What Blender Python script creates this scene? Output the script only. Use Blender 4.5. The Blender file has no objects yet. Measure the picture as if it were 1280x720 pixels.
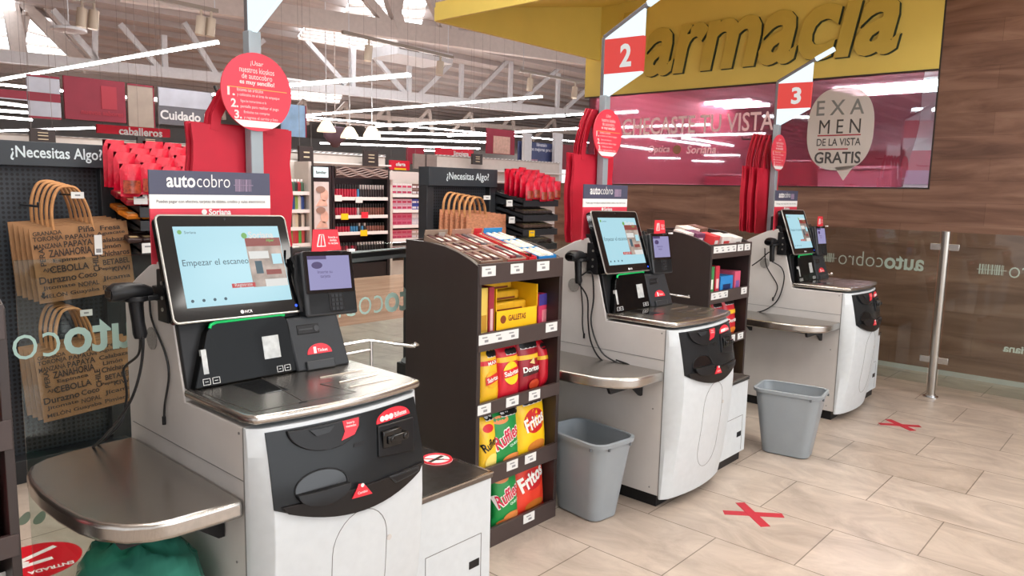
import bpy, bmesh, math, random
from mathutils import Vector, Matrix
random.seed(7)
SC = bpy.context.scene
COL = SC.collection
R = math.radians

# ------------------------------------------------------------------ camera, sky, exposure
FOC, PITCH, ROLL, YAW, EYE = 934.5, 0.130810552, 0.02196007, 0.733111556, 1.55
fw = Vector((math.cos(YAW)*math.cos(PITCH), math.sin(YAW)*math.cos(PITCH), -math.sin(PITCH)))
rt = Vector((math.sin(YAW), -math.cos(YAW), 0))
up = rt.cross(fw)
ri = rt*math.cos(ROLL) + up*math.sin(ROLL)
ui = -rt*math.sin(ROLL) + up*math.cos(ROLL)
cam = bpy.data.objects.new('camera', bpy.data.cameras.new('camera'))
COL.objects.link(cam)
cam.data.sensor_width = 36.0
cam.data.lens = FOC/1280*36
cam.data.clip_start = .05
cam.data.clip_end = 300
cam.matrix_world = Matrix(((ri.x, ui.x, -fw.x, 0), (ri.y, ui.y, -fw.y, 0), (ri.z, ui.z, -fw.z, EYE), (0, 0, 0, 1)))
SC.camera = cam

world = bpy.data.worlds.new('sky')
SC.world = world
world.use_nodes = True
bg = world.node_tree.nodes['Background']
bg.inputs[0].default_value = (.98, .98, 1.0, 1)
bg.inputs[1].default_value = 1.22

def area(name, loc, target, sx, sy, power, col=(1, 1, 1)):
    l = bpy.data.lights.new(name, 'AREA')
    l.shape = 'RECTANGLE'; l.size = sx; l.size_y = sy; l.energy = power; l.color = col
    o = bpy.data.objects.new(name, l); COL.objects.link(o)
    o.location = loc
    o.rotation_euler = (Vector(target)-Vector(loc)).to_track_quat('-Z', 'Y').to_euler()
    return o
# daylight from the shop front behind and to the right of the camera
area('shopfront_daylight', (3.5, -6.5, 2.3), (3.2, 3, .9), 9, 3.6, 300, (.90, .95, 1.0))
# unseen fill lights added below the entrance ceiling for light from above
for _x, _y in ((.8, -2.6), (4.6, -2.6), (.8, 1.0), (4.6, 1.0), (2.6, 3.9), (5.9, 3.9)):
    area('entrance_fill_light', (_x, _y, 4.42), (_x, _y, 0), 1.2, 1.2, 50, (1.0, .96, .91))
# fill lights added above the view to brighten the distant shelves
for _x, _y in ((6.8, 9.3), (9.0, 9.3)):
    area('aisle_fill_light', (_x, _y, 5.6), (_x, _y+.6, 0), 3.0, .8, 260, (1.0, .98, .95))

SC.view_settings.view_transform = 'Standard'
SC.view_settings.look = 'None'
SC.view_settings.gamma = 1
SC.view_settings.use_curve_mapping = False
SC.view_settings.exposure = 0.0
try:
    SC.cycles.max_bounces = 8; SC.cycles.transparent_max_bounces = 16
    SC.cycles.sample_clamp_indirect = 4; SC.cycles.use_denoising = True
    SC.cycles.caustics_reflective = False; SC.cycles.caustics_refractive = False
except Exception:
    pass

# ------------------------------------------------------------------ helpers
def W(px, py, axis, val):
    """point seen at a pixel of the photo on the plane axis = val"""
    d = fw*FOC + ri*(px-640) - ui*(py-360)
    o = Vector((0, 0, EYE))
    return o + d*((val-o[axis])/d[axis])

def s2l(c):
    return tuple(((v/255)/12.92 if v/255 <= .04045 else ((v/255+.055)/1.055)**2.4) for v in c)

MATS = {}
def mat(name, rgb, rough=.5, metal=0., emit=0., var=0., scale=8., stretch=(1, 1, 1), bump=0., spec=.5, coat=0., dark=False):
    if name in MATS: return MATS[name]
    m = bpy.data.materials.new(name); m.use_nodes = True
    nt = m.node_tree; b = nt.nodes['Principled BSDF']
    c = s2l(rgb)
    b.inputs['Base Color'].default_value = (.01, .01, .012, 1) if dark else (*c, 1)
    b.inputs['Roughness'].default_value = rough
    b.inputs['Metallic'].default_value = metal
    b.inputs['Specular IOR Level'].default_value = spec
    if coat: b.inputs['Coat Weight'].default_value = coat; b.inputs['Coat Roughness'].default_value = .05
    if emit:
        b.inputs['Emission Color'].default_value = (*c, 1); b.inputs['Emission Strength'].default_value = emit
    if var or bump:
        tc = nt.nodes.new('ShaderNodeTexCoord'); mp = nt.nodes.new('ShaderNodeMapping'); mp.inputs['Scale'].default_value = stretch
        nz = nt.nodes.new('ShaderNodeTexNoise'); nz.inputs['Scale'].default_value = scale; nz.inputs['Detail'].default_value = 4
        nt.links.new(tc.outputs['Object'], mp.inputs[0]); nt.links.new(mp.outputs[0], nz.inputs['Vector'])
        if var:
            rp = nt.nodes.new('ShaderNodeValToRGB')
            rp.color_ramp.elements[0].position = .3; rp.color_ramp.elements[1].position = .7
            rp.color_ramp.elements[0].color = (*[max(0, v*(1-var)) for v in c], 1)
            rp.color_ramp.elements[1].color = (*[min(1, v*(1+var)) for v in c], 1)
            nt.links.new(nz.outputs['Fac'], rp.inputs[0]); nt.links.new(rp.outputs[0], b.inputs['Base Color'])
        if bump:
            bp = nt.nodes.new('ShaderNodeBump'); bp.inputs['Strength'].default_value = bump; bp.inputs['Distance'].default_value = .01
            nt.links.new(nz.outputs['Fac'], bp.inputs['Height']); nt.links.new(bp.outputs[0], b.inputs['Normal'])
    MATS[name] = m
    return m

def glass(name, tint=(255, 255, 255), refl=.09, film=None, film_fac=0.):
    """thin pane: clear (or tinted) transparency with a mirror reflection, and optionally a printed film"""
    if name in MATS: return MATS[name]
    m = bpy.data.materials.new(name); m.use_nodes = True
    nt = m.node_tree; nt.nodes.clear()
    out = nt.nodes.new('ShaderNodeOutputMaterial')
    tr = nt.nodes.new('ShaderNodeBsdfTransparent'); tr.inputs[0].default_value = (*s2l(tint), 1)
    gl = nt.nodes.new('ShaderNodeBsdfGlossy'); gl.inputs['Roughness'].default_value = .02
    fr = nt.nodes.new('ShaderNodeLayerWeight'); fr.inputs[0].default_value = .5
    pw = nt.nodes.new('ShaderNodeMath'); pw.operation = 'POWER'; pw.inputs[1].default_value = 4
    ad = nt.nodes.new('ShaderNodeMath'); ad.operation = 'MULTIPLY_ADD'; ad.inputs[1].default_value = .5; ad.inputs[2].default_value = refl; ad.use_clamp = True
    nt.links.new(fr.outputs['Facing'], pw.inputs[0]); nt.links.new(pw.outputs[0], ad.inputs[0])
    mx = nt.nodes.new('ShaderNodeMixShader')
    base = tr
    if film:
        df = nt.nodes.new('ShaderNodeBsdfDiffuse'); df.inputs[0].default_value = (*s2l(film), 1)
        m2 = nt.nodes.new('ShaderNodeMixShader'); m2.inputs[0].default_value = film_fac
        nt.links.new(tr.outputs[0], m2.inputs[1]); nt.links.new(df.outputs[0], m2.inputs[2]); base = m2
    nt.links.new(ad.outputs[0], mx.inputs[0]); nt.links.new(base.outputs[0], mx.inputs[1]); nt.links.new(gl.outputs[0], mx.inputs[2])
    nt.links.new(mx.outputs[0], out.inputs[0])
    MATS[name] = m
    return m

class MB:
    """collects shapes, then links them as ONE mesh object"""
    def __init__(s): s.bm = bmesh.new()
    def poly(s, pts):
        vs = [s.bm.verts.new(p) for p in pts]
        try: return s.bm.faces.new(vs)
        except ValueError: return None
    def box(s, x0, x1, y0, y1, z0, z1):
        v = [s.bm.verts.new(p) for p in ((x0,y0,z0),(x1,y0,z0),(x1,y1,z0),(x0,y1,z0),(x0,y0,z1),(x1,y0,z1),(x1,y1,z1),(x0,y1,z1))]
        for f in ((3,2,1,0),(4,5,6,7),(0,1,5,4),(1,2,6,5),(2,3,7,6),(3,0,4,7)): s.bm.faces.new([v[i] for i in f])
        return s
    def prism(s, pts, axis, a, b):
        def P(p, t): return (t, p[0], p[1]) if axis == 'x' else (p[0], t, p[1]) if axis == 'y' else (p[0], p[1], t)
        A = [s.bm.verts.new(P(p, a)) for p in pts]; B = [s.bm.verts.new(P(p, b)) for p in pts]
        n = len(pts)
        s.bm.faces.new(A[::-1]); s.bm.faces.new(B)
        for i in range(n): s.bm.faces.new((A[i], A[(i+1) % n], B[(i+1) % n], B[i]))
        return s
    def loft(s, rings, close=True, cap=True):
        V = [[s.bm.verts.new(p) for p in r] for r in rings]
        n = len(V[0])
        for a, b in zip(V, V[1:]):
            for i in range(n if close else n-1): s.bm.faces.new((a[i], a[(i+1) % n], b[(i+1) % n], b[i]))
        if cap:
            s.bm.faces.new(V[0][::-1]); s.bm.faces.new(V[-1])
        return s
    def grid(s, rows):
        V = [[s.bm.verts.new(p) for p in r] for r in rows]
        for a, b in zip(V, V[1:]):
            for i in range(len(a)-1): s.bm.faces.new((a[i], a[i+1], b[i+1], b[i]))
        return s
    def tube(s, pts, r, n=8, closed=False):
        pts = [Vector(p) for p in pts]; rings = []
        N = len(pts); prev = None
        for i, p in enumerate(pts):
            if closed: t = pts[(i+1) % N]-pts[i-1]
            else: t = pts[min(i+1, N-1)]-pts[max(i-1, 0)]
            if t.length < 1e-9: t = Vector((0, 0, 1))
            t.normalize()
            if prev is None:
                a = t.orthogonal().normalized()
            else:
                a = prev - t*prev.dot(t)
                a = a.normalized() if a.length > 1e-6 else t.orthogonal().normalized()
            prev = a; b = t.cross(a)
            rr = r[i] if isinstance(r, (list, tuple)) else r
            rings.append([p + a*math.cos(2*math.pi*k/n)*rr + b*math.sin(2*math.pi*k/n)*rr for k in range(n)])
        if closed: s.loft(rings+[rings[0]], cap=False); bmesh.ops.remove_doubles(s.bm, verts=s.bm.verts, dist=1e-6)
        else: s.loft(rings)
        return s
    def bar(s, a, b, w, h=None):
        """square-section bar between two points, h measured upward"""
        a, b = Vector(a), Vector(b); h = h or w
        t = (b-a).normalized(); sd = t.cross(Vector((0, 0, 1)))
        sd = sd.normalized() if sd.length > 1e-3 else Vector((1, 0, 0))
        u = sd.cross(t)
        s.loft([[q+sd*w/2*i+u*h/2*j for i, j in ((-1,-1),(1,-1),(1,1),(-1,1))] for q in (a, b)])
        return s
    def cyl(s, c, axis, r, h, n=24, r2=None):
        c = Vector(c); ax = Vector(axis).normalized(); a = ax.orthogonal().normalized(); b = ax.cross(a); r2 = r if r2 is None else r2
        s.loft([[c+ax*t*h+(a*math.cos(2*math.pi*k/n)+b*math.sin(2*math.pi*k/n))*q for k in range(n)] for t, q in ((0, r), (1, r2))])
        return s
    def lathe(s, prof, c=(0, 0, 0), n=16):
        c = Vector(c)
        s.loft([[c+Vector((r*math.cos(2*math.pi*k/n), r*math.sin(2*math.pi*k/n), z)) for k in range(n)] for r, z in prof])
        return s
    def add(s, me, M=None, fn=None):
        n0 = len(s.bm.verts)
        s.bm.from_mesh(me); s.bm.verts.ensure_lookup_table()
        for v in s.bm.verts[n0:]:
            if M is not None: v.co = M @ v.co
            if fn: v.co = fn(v.co)
        return s
    def text(s, body, c, x, y, w=None, h=None, bold=0., shear=0., ext=0., fn=None, align='C', xh=None):
        """letters in the plane spanned by directions x (reading) and y (up), fitted to width w and / or height h, centred on c"""
        me, (x0, x1, y0, y1) = glyphs(body, bold, shear)
        W_, H_ = max(1e-6, x1-x0), max(1e-6, y1-y0)
        if xh:
            sy = xh/XH; sx = w/W_ if w else sy
            oy = 0
        else:
            sy = h/H_ if h else w/W_; sx = w/W_ if w else sy
            oy = (y0+y1)/2
        ox = (x0+x1)/2 if align == 'C' else x0 if align == 'L' else x1
        x = Vector(x).normalized(); y = Vector(y).normalized(); z = x.cross(y); c = Vector(c)
        n0 = len(s.bm.verts)
        s.bm.from_mesh(me); s.bm.verts.ensure_lookup_table()
        new = s.bm.verts[n0:]
        for v in new:
            co = v.co; v.co = c + x*((co.x-ox)*sx) + y*((co.y-oy)*sy)
            if fn: v.co = fn(v.co)
        if ext:
            fs = list({f for v in new for f in v.link_faces})
            r = bmesh.ops.extrude_face_region(s.bm, geom=fs)
            for v in r['geom']:
                if isinstance(v, bmesh.types.BMVert): v.co += z*ext
        return s
    def xf(s, M):
        bmesh.ops.transform(s.bm, matrix=M, verts=s.bm.verts); return s
    def build(s, name, m, parent=None, bevel=0., seg=2, smooth=True, loc=None, angle=35):
        bm = s.bm
        bmesh.ops.recalc_face_normals(bm, faces=bm.faces)
        me = bpy.data.meshes.new(name)
        if not smooth:
            for f in bm.faces: f.smooth = False
        if smooth:
            for f in bm.faces: f.smooth = True
            for e in bm.edges:
                if len(e.link_faces) != 2 or e.calc_face_angle(0) > R(angle): e.smooth = False
        bm.to_mesh(me); bm.free()
        me.materials.append(m)
        o = bpy.data.objects.new(name, me); COL.objects.link(o)
        if parent: o.parent = parent
        if loc: o.location = loc
        if bevel:
            b = o.modifiers.new('bevel', 'BEVEL'); b.width = bevel; b.segments = seg; b.limit_method = 'ANGLE'; b.angle_limit = R(40)
        return o

_G = {}
def glyphs(body, bold, shear):
    k = (body, bold, shear)
    if k not in _G:
        cu = bpy.data.curves.new('lettering', 'FONT'); cu.body = body; cu.size = 1; cu.offset = bold; cu.shear = shear; cu.resolution_u = 3
        cu.space_line = .95; cu.align_x = 'CENTER' if '\n' in body else 'LEFT'
        o = bpy.data.objects.new('lettering', cu); COL.objects.link(o)
        bpy.context.view_layer.update()
        me = bpy.data.meshes.new_from_object(o.evaluated_get(bpy.context.evaluated_depsgraph_get()))
        bpy.data.objects.remove(o); bpy.data.curves.remove(cu)
        xs = [v.co.x for v in me.vertices] or [0, 1]; ys = [v.co.y for v in me.vertices] or [0, 1]
        _G[k] = (me, (min(xs), max(xs), min(ys), max(ys)))
    return _G[k]
_b = glyphs('x', 0, 0)[1]; XH = _b[3]-_b[2]

def smooth_path(pts, n=5):
    pts = [Vector(p) for p in pts]; out = []
    for j in range(len(pts)-1):
        p0, p1, p2, p3 = pts[max(j-1, 0)], pts[j], pts[j+1], pts[min(j+2, len(pts)-1)]
        for k in range(n):
            u = k/n; out.append(.5*((2*p1)+(p2-p0)*u+(2*p0-5*p1+4*p2-p3)*u*u+(3*p1-p0-3*p2+p3)*u**3))
    return out+[pts[-1]]
def frame(o, x, y):
    """matrix whose local x, y lie along the given directions and z faces out"""
    x = Vector(x).normalized(); z = x.cross(Vector(y)).normalized(); y = z.cross(x)
    return Matrix(((x.x, y.x, z.x, o[0]), (x.y, y.y, z.y, o[1]), (x.z, y.z, z.z, o[2]), (0, 0, 0, 1)))

def tag(o, label=None, cat=None, group=None, kind=None):
    if label:
        o['label'] = label
        if len(label.split()) > 16: print('LONG', len(label.split()), label)
    if cat: o['category'] = cat
    if group: o['group'] = group
    if kind: o['kind'] = kind
    return o
def thing(name, label, cat, loc=(0, 0, 0), rz=0., group=None):
    o = bpy.data.objects.new(name, None); COL.objects.link(o); o.empty_display_size = .1
    o.location = loc; o.rotation_euler = (0, 0, rz)
    return tag(o, label, cat, group)
def copy_tree(o, parent=None):
    c = o.copy(); COL.objects.link(c)
    if parent: c.parent = parent
    for ch in [x for x in bpy.data.objects if x.parent == o]: copy_tree(ch, c)
    return c
def struct(name, mb, m, **k): return tag(mb.build(name, m, **k), kind='structure')

# ------------------------------------------------------------------ materials
WHITE = mat('white_powder_coat', (206, 211, 214), .42, var=.03, scale=30)
SIDEW = mat('grey_white_side_panel', (204, 199, 195), .5, var=.04, scale=6)
STEEL = mat('brushed_steel', (188, 183, 177), .27, 1., var=.07, scale=60, stretch=(1, 12, 1))
CHROME = mat('polished_chrome', (205, 205, 205), .12, 1., var=.02)
BLACK = mat('black_plastic', (24, 24, 26), .4, var=.1, scale=40, spec=.3)
GLOSSB = mat('gloss_black', (10, 10, 12), .07, var=.1, scale=20)
PANEL = mat('charcoal_panel', (34, 36, 38), .22, var=.05, scale=15, spec=.22)
LIPM = mat('brown_black_lip', (30, 27, 27), .3, spec=.25, var=.05, scale=15)
GREY = mat('dark_grey_plastic', (46, 48, 51), .42, spec=.3, var=.05, scale=30)
SILVER = mat('silver_rim', (180, 178, 172), .3, .8, var=.04)
REDL = mat('red_label', (226, 44, 60), .45, var=.04)
WHITEP = mat('white_print', (238, 236, 234), .5, var=.02)
DARKP = mat('dark_print', (52, 40, 34), .6, var=.05)
BROWN = mat('dark_brown_laminate', (50, 40, 38), .42, var=.06, scale=10, stretch=(1, 1, .2))
BROWNF = mat('brown_rail_laminate', (66, 54, 52), .4, var=.06, scale=12)
TAG = mat('white_paper_tag', (226, 226, 224), .5, var=.02)
TAGP = mat('grey_tag_print', (140, 140, 142), .6, var=.05)
RED = mat('red_bag_fabric', (186, 12, 44), .6, var=.1, scale=5)
KRAFT = mat('kraft_paper', (158, 116, 78), .75, var=.08, scale=12)
KHAND = mat('kraft_rope', (196, 142, 92), .7, var=.1, scale=30)
BIN = mat('grey_bin_plastic', (144, 151, 156), .42, var=.03, scale=10)
YEL = mat('yellow_print', (247, 196, 20), .4, var=.05)
NAVY = mat('navy_band', (72, 74, 96), .5, var=.03)
ETCH = mat('etched_glass_letter', (178, 208, 198), .5, var=.02)
ETCHR = mat('grey_etched_letter', (216, 216, 206), .5, var=.02)
PANE = glass('clear_glass', (236, 242, 240), .03)
STANDB = mat('black_metal_stand', (38, 40, 44), .5, var=.08, scale=10)

# ================================================================== SETTING
def floor_mat():
    m = bpy.data.materials.new('stone_look_tiles'); m.use_nodes = True; nt = m.node_tree; L = nt.links.new; N = nt.nodes.new
    b = nt.nodes['Principled BSDF']
    tc = N('ShaderNodeTexCoord'); sp = N('ShaderNodeSeparateXYZ'); L(tc.outputs['Object'], sp.inputs[0])
    ax = N('ShaderNodeMath'); ax.operation = 'ADD'; ax.inputs[1].default_value = -.735+.717*40
    ay = N('ShaderNodeMath'); ay.operation = 'ADD'; ay.inputs[1].default_value = -3.508+.472*41
    L(sp.outputs['Y'], ax.inputs[0]); L(sp.outputs['X'], ay.inputs[0])
    cb = N('ShaderNodeCombineXYZ'); L(ax.outputs[0], cb.inputs[0]); L(ay.outputs[0], cb.inputs[1])
    br = N('ShaderNodeTexBrick'); L(cb.outputs[0], br.inputs['Vector'])
    br.inputs['Scale'].default_value = 1; br.inputs['Brick Width'].default_value = .717; br.inputs['Row Height'].default_value = .472
    br.inputs['Mortar Size'].default_value = .003; br.inputs['Mortar Smooth'].default_value = .2; br.inputs['Bias'].default_value = 0
    br.inputs['Color1'].default_value = (*s2l((208, 196, 185)), 1); br.inputs['Color2'].default_value = (*s2l((197, 184, 172)), 1)
    br.inputs['Mortar'].default_value = (*s2l((128, 116, 104)), 1)
    mp = N('ShaderNodeMapping'); mp.inputs['Scale'].default_value = (1, .6, 1); L(tc.outputs['Object'], mp.inputs[0])
    nz = N('ShaderNodeTexNoise'); nz.inputs['Scale'].default_value = 4.5; nz.inputs['Detail'].default_value = 9; nz.inputs['Roughness'].default_value = .66; nz.inputs['Distortion'].default_value = .9
    L(mp.outputs[0], nz.inputs['Vector'])
    rp = N('ShaderNodeValToRGB'); e = rp.color_ramp.elements; e[0].position = .28; e[1].position = .72
    e[0].color = (*s2l((170, 160, 152)), 1); e[1].color = (*s2l((255, 250, 244)), 1)
    L(nz.outputs['Fac'], rp.inputs[0])
    mx = N('ShaderNodeMix'); mx.data_type = 'RGBA'; mx.blend_type = 'MULTIPLY'; mx.inputs['Factor'].default_value = .75
    L(br.outputs['Color'], mx.inputs[6]); L(rp.outputs[0], mx.inputs[7])
    L(mx.outputs[2], b.inputs['Base Color'])
    b.inputs['Roughness'].default_value = .34; b.inputs['Specular IOR Level'].default_value = .35
    return m

def plank_mat(name, a, c, d, rough=.4, along=1):
    m = bpy.data.materials.new(name); m.use_nodes = True; nt = m.node_tree; L = nt.links.new; N = nt.nodes.new
    b = nt.nodes['Principled BSDF']; tc = N('ShaderNodeTexCoord')
    mp = N('ShaderNodeMapping'); mp.inputs['Scale'].default_value = (1, .16, 1.2) if along else (.16, 1, 1)
    L(tc.outputs['Object'], mp.inputs[0])
    nz = N('ShaderNodeTexNoise'); nz.inputs['Scale'].default_value = 5.5; nz.inputs['Detail'].default_value = 9; nz.inputs['Roughness'].default_value = .6; nz.inputs['Distortion'].default_value = 1.2
    L(mp.outputs[0], nz.inputs['Vector'])
    rp = N('ShaderNodeValToRGB'); e = rp.color_ramp.elements; e[0].position = .27; e[1].position = .75
    e[0].color = (*s2l(a), 1); e[1].color = (*s2l(d), 1); k = e.new(.5); k.color = (*s2l(c), 1)
    L(nz.outputs['Fac'], rp.inputs[0])
    sp = N('ShaderNodeSeparateXYZ'); L(tc.outputs['Object'], sp.inputs[0])
    cb = N('ShaderNodeCombineXYZ'); L(sp.outputs['Y' if along else 'X'], cb.inputs[0]); L(sp.outputs['Z' if along else 'Y'], cb.inputs[1])
    br = N('ShaderNodeTexBrick'); L(cb.outputs[0], br.inputs['Vector']); br.inputs['Scale'].default_value = 1
    br.inputs['Brick Width'].default_value = 1.3; br.inputs['Row Height'].default_value = .19; br.inputs['Mortar Size'].default_value = .0018; br.inputs['Mortar Smooth'].default_value = .4
    br.inputs['Color1'].default_value = (1, 1, 1, 1); br.inputs['Color2'].default_value = (.80, .78, .77, 1); br.inputs['Mortar'].default_value = (.55, .52, .5, 1)
    mx = N('ShaderNodeMix'); mx.data_type = 'RGBA'; mx.blend_type = 'MULTIPLY'; mx.inputs['Factor'].default_value = .9
    L(rp.outputs[0], mx.inputs[6]); L(br.outputs['Color'], mx.inputs[7]); L(mx.outputs[2], b.inputs['Base Color'])
    b.inputs['Roughness'].default_value = rough; b.inputs['Specular IOR Level'].default_value = .35
    return m

FLOOR = floor_mat()
WOOD = plank_mat('walnut_laminate_planks', (92, 64, 52), (130, 96, 79), (156, 122, 104))
VINYL = plank_mat('reddish_vinyl_planks', (176, 134, 112), (198, 156, 132), (214, 176, 152), .22, along=0)
YELLOW = mat('mustard_yellow_paint', (230, 204, 104), .5, var=.03, scale=3)
ROOFM = mat('taupe_roof_deck', (188, 179, 175), .8, var=.08, scale=.8, stretch=(.3, 4, 1))
TRUSSW = mat('white_painted_steel', (214, 214, 216), .5, var=.04)
TRUSST = mat('tan_painted_steel', (204, 192, 184), .55, var=.05)
PLASTER = mat('pale_wall_paint', (214, 208, 204), .7, var=.03)

XW = 7.41
f = MB(); f.poly([(-6, -9, 0), (XW+.1, -9, 0), (XW+.1, 6.88, 0), (-6, 6.88, 0)]); f.poly([(XW+.1, 5.5, 0), (30, 5.5, 0), (30, 6.88, 0), (XW+.1, 6.88, 0)])
struct('floor', f, FLOOR)
f = MB(); f.poly([(-90, 6.88, 0), (110, 6.88, 0), (110, 95, 0), (-90, 95, 0)]); struct('floor', f, VINYL)

# walnut wall with the pharmacy window
ZB, ZT, YL, YR = 1.647, 2.668, 5.50, 1.752
w = MB(); w.box(XW, XW+.12, -9, 5.975, 0, ZB); w.box(XW, XW+.12, -9, YR, ZB, 4.2)
struct('wall_right', w, WOOD, smooth=False)
b = MB(); b.box(XW-.012, XW-.0005, -9, 5.97, 0, .042); struct('baseboard_right', b, mat('brushed_aluminium', (186, 182, 176), .45, var=.04), smooth=False)
w = MB(); w.box(XW-.01, XW+.12, YR, 5.557, ZT, 3.75); struct('wall_right', w, YELLOW, smooth=False)
t = MB(); t.box(XW-.008, XW+.01, YR-.012, YR, ZB-.012, 3.75); t.box(XW-.008, XW+.01, YR-.012, YL, ZB-.012, ZB); t.box(XW-.02, XW+.02, YR, YL+.05, ZT-.012, ZT)
struct('trim_1', t, mat('dark_window_bead', (44, 36, 34), .5, var=.05), smooth=False)
# window: clear pane, red film stops short of its right end
g = MB(); g.box(XW+.004, XW+.012, YR, YL, ZB, ZT)
win = tag(g.build('window_1', glass('shop_window_glass', (214, 228, 232), .07), smooth=False), kind='structure')
def film_edge(z):
    t = (z-ZB)/(ZT-ZB); return 1.86+.10*(1-t)**2+.035*math.sin(t*9)*.3
g = MB()
n = 14; zs = [ZB+.005+(ZT-ZB-.01)*i/n for i in range(n+1)]
g.poly([(XW+.0135, YL, ZB+.005)]+[(XW+.0135, film_edge(z), z) for z in zs]+[(XW+.0135, YL, ZT-.005)])
g.build('red_window_film', glass('red_window_film', (252, 184, 194), .06, (242, 130, 146), .40), win, smooth=False)
# canopy returning over the entrance of the pharmacy
c0 = W(546, 27, 2, 3.079); ct = W(546, 10, 0, c0.x).z
f = MB()
f.box(c0.x-.03, c0.x, .8, c0.y, 3.079, ct)
f.prism([(c0.x, 3.079), (XW-.01, 3.079), (XW-.01, 3.687), (c0.x, ct)], 'y', c0.y-.02, c0.y+.02)
struct('wall_canopy', f, YELLOW, smooth=False)
f = MB(); f.prism([(c0.x, ct), (XW, 3.687), (XW, 3.75), (c0.x, ct+.05)], 'y', .8, c0.y+.02); struct('ceiling_canopy', f, YELLOW, smooth=False)
# inside of the pharmacy
pk = mat('pharmacy_inner_paint', (240, 222, 224), .7, var=.03)
w = MB(); w.box(15, 15.1, .4, 5.56, 0, 3.2); struct('wall_back', w, pk, smooth=False)
w = MB(); w.box(XW+.12, 15, 5.48, 5.56, 0, 3.2); struct('wall_left', w, mat('rose_inner_wall', (214, 120, 136), .6, var=.05), smooth=False)
w = MB(); w.box(XW+.12, 15, .4, .48, 0, 3.2); struct('wall_side', w, pk, smooth=False)
w = MB(); w.box(XW+.12, 15, .4, 5.56, 2.92, 2.98); struct('ceiling', w, pk, smooth=False)
w = MB(); w.box(XW+.12, 15, .4, 5.56, -.02, 0); struct('floor', w, pk, smooth=False)
TUBE = mat('lit_tube', (255, 255, 255), .5, emit=85)
LAMPH = mat('white_lamp_housing', (225, 225, 225), .5, var=.02)
_l1 = W(902, 129, 2, 2.9); _l2 = W(1118, 108, 2, 2.9)
for (fx, fy, lab) in ((_l1.x, _l1.y, 'three tube ceiling lamp inside the pharmacy, left of the white bubble'), (_l2.x, _l2.y, 'three tube ceiling lamp inside the pharmacy, behind the white exam bubble'), (8.4, 4.6, ''), (8.4, 2.9, ''), (8.4, 1.4, '')):  # last three are added out of view to brighten the interior
    l = thing('ceiling_lamp', lab or 'added three tube ceiling lamp inside the pharmacy, unseen above the window view', 'lamp', (fx, fy, 2.92), group='pharmacy ceiling lamps')
    h = MB(); h.box(-.45, .45, -.62, .62, -.03, 0); h.build('housing', LAMPH, l, smooth=False)
    for k in (-.32, 0, .32):
        q = MB(); q.tube([(k, -.6, -.05), (k, .6, -.05)], .02); q.build('tube', TUBE, l)
# things standing inside the pharmacy, seen through the film
PX = [(10.2, 5.0, .8, 1.85, (190, 70, 96), 'pink_cabinet'), (10.4, 4.15, .45, 2.05, (150, 16, 44), 'pink_cabinet'), (9.0, 2.9, .8, 1.9, (206, 130, 150), 'pink_cabinet'), (9.0, 1.75, .6, 1.95, (160, 14, 40), 'pink_cabinet')]
w = MB(); w.box(14.9, 14.99, .5, 5.4, 2.05, 2.4); struct('trim_2', w, mat('dark_red_inner_wall', (190, 60, 84), .6, var=.05), smooth=False)
w = MB(); w.box(14.9, 14.99, .5, 5.4, 1.8, 2.05); struct('trim_3', w, mat('mauve_inner_band', (190, 130, 164), .6, var=.05), smooth=False)
for i, (x, y, wd, h, c, n) in enumerate(PX):
    o = thing('display_cabinet', ['wide rose cabinet inside the pharmacy, behind the left of the window', 'narrow dark red column cabinet inside the pharmacy, mid window', 'mauve cabinet inside the pharmacy behind the white bubble', 'dark red cabinet at the right end inside the pharmacy'][i], 'cabinet', (x, y, 0), group='cabinets inside the pharmacy')
    q = MB(); q.box(0, .4, -wd/2, wd/2, .06, h); q.build('body', mat('cabinet_colour_%d' % i, c, .5, var=.05), o, bevel=.005)
    q = MB(); q.box(.02, .38, -wd/2+.02, wd/2-.02, 0, .06); q.build('plinth', BLACK, o, smooth=False)
    q = MB(); [q.box(-.02, 0, -wd/2, wd/2, h*k-.01, h*k+.01) for k in (.45, .62, .79, .99)]; q.build('shelf_edge', mat('pale_shelf_edge', (235, 215, 220), .5), o, smooth=False)

# pharmacy lettering
LET = mat('mustard_letter_face', (204, 176, 78), .5, var=.03)
LEDGE = mat('dark_green_letter_edge', (24, 44, 30), .5, var=.05)
s = thing('pharmacy_sign', 'raised mustard letters with dark green edges on the yellow fascia above the window', 'sign', (XW-.01, 3.6, 2.87))
for nm, m, bo, ex, dx, dz in (('letter_edge', LEDGE, .03, .02, -.012, -.008), ('lettering', LET, .03, .006, .0, .0)):
    q = MB(); q.text('armacia', (-.021 if nm == 'lettering' else 0, -.19+dx, dz), (0, -1, 0), (0, 0, 1), w=2.66, bold=bo, shear=.22, ext=ex, xh=.44)
    q.text('F', (-.021 if nm == 'lettering' else 0, 1.33+dx, dz), (0, -1, 0), (0, 0, 1), w=.38, bold=bo, shear=.22, ext=ex, xh=.44)
    q.build(nm, m, s, smooth=False)
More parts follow.
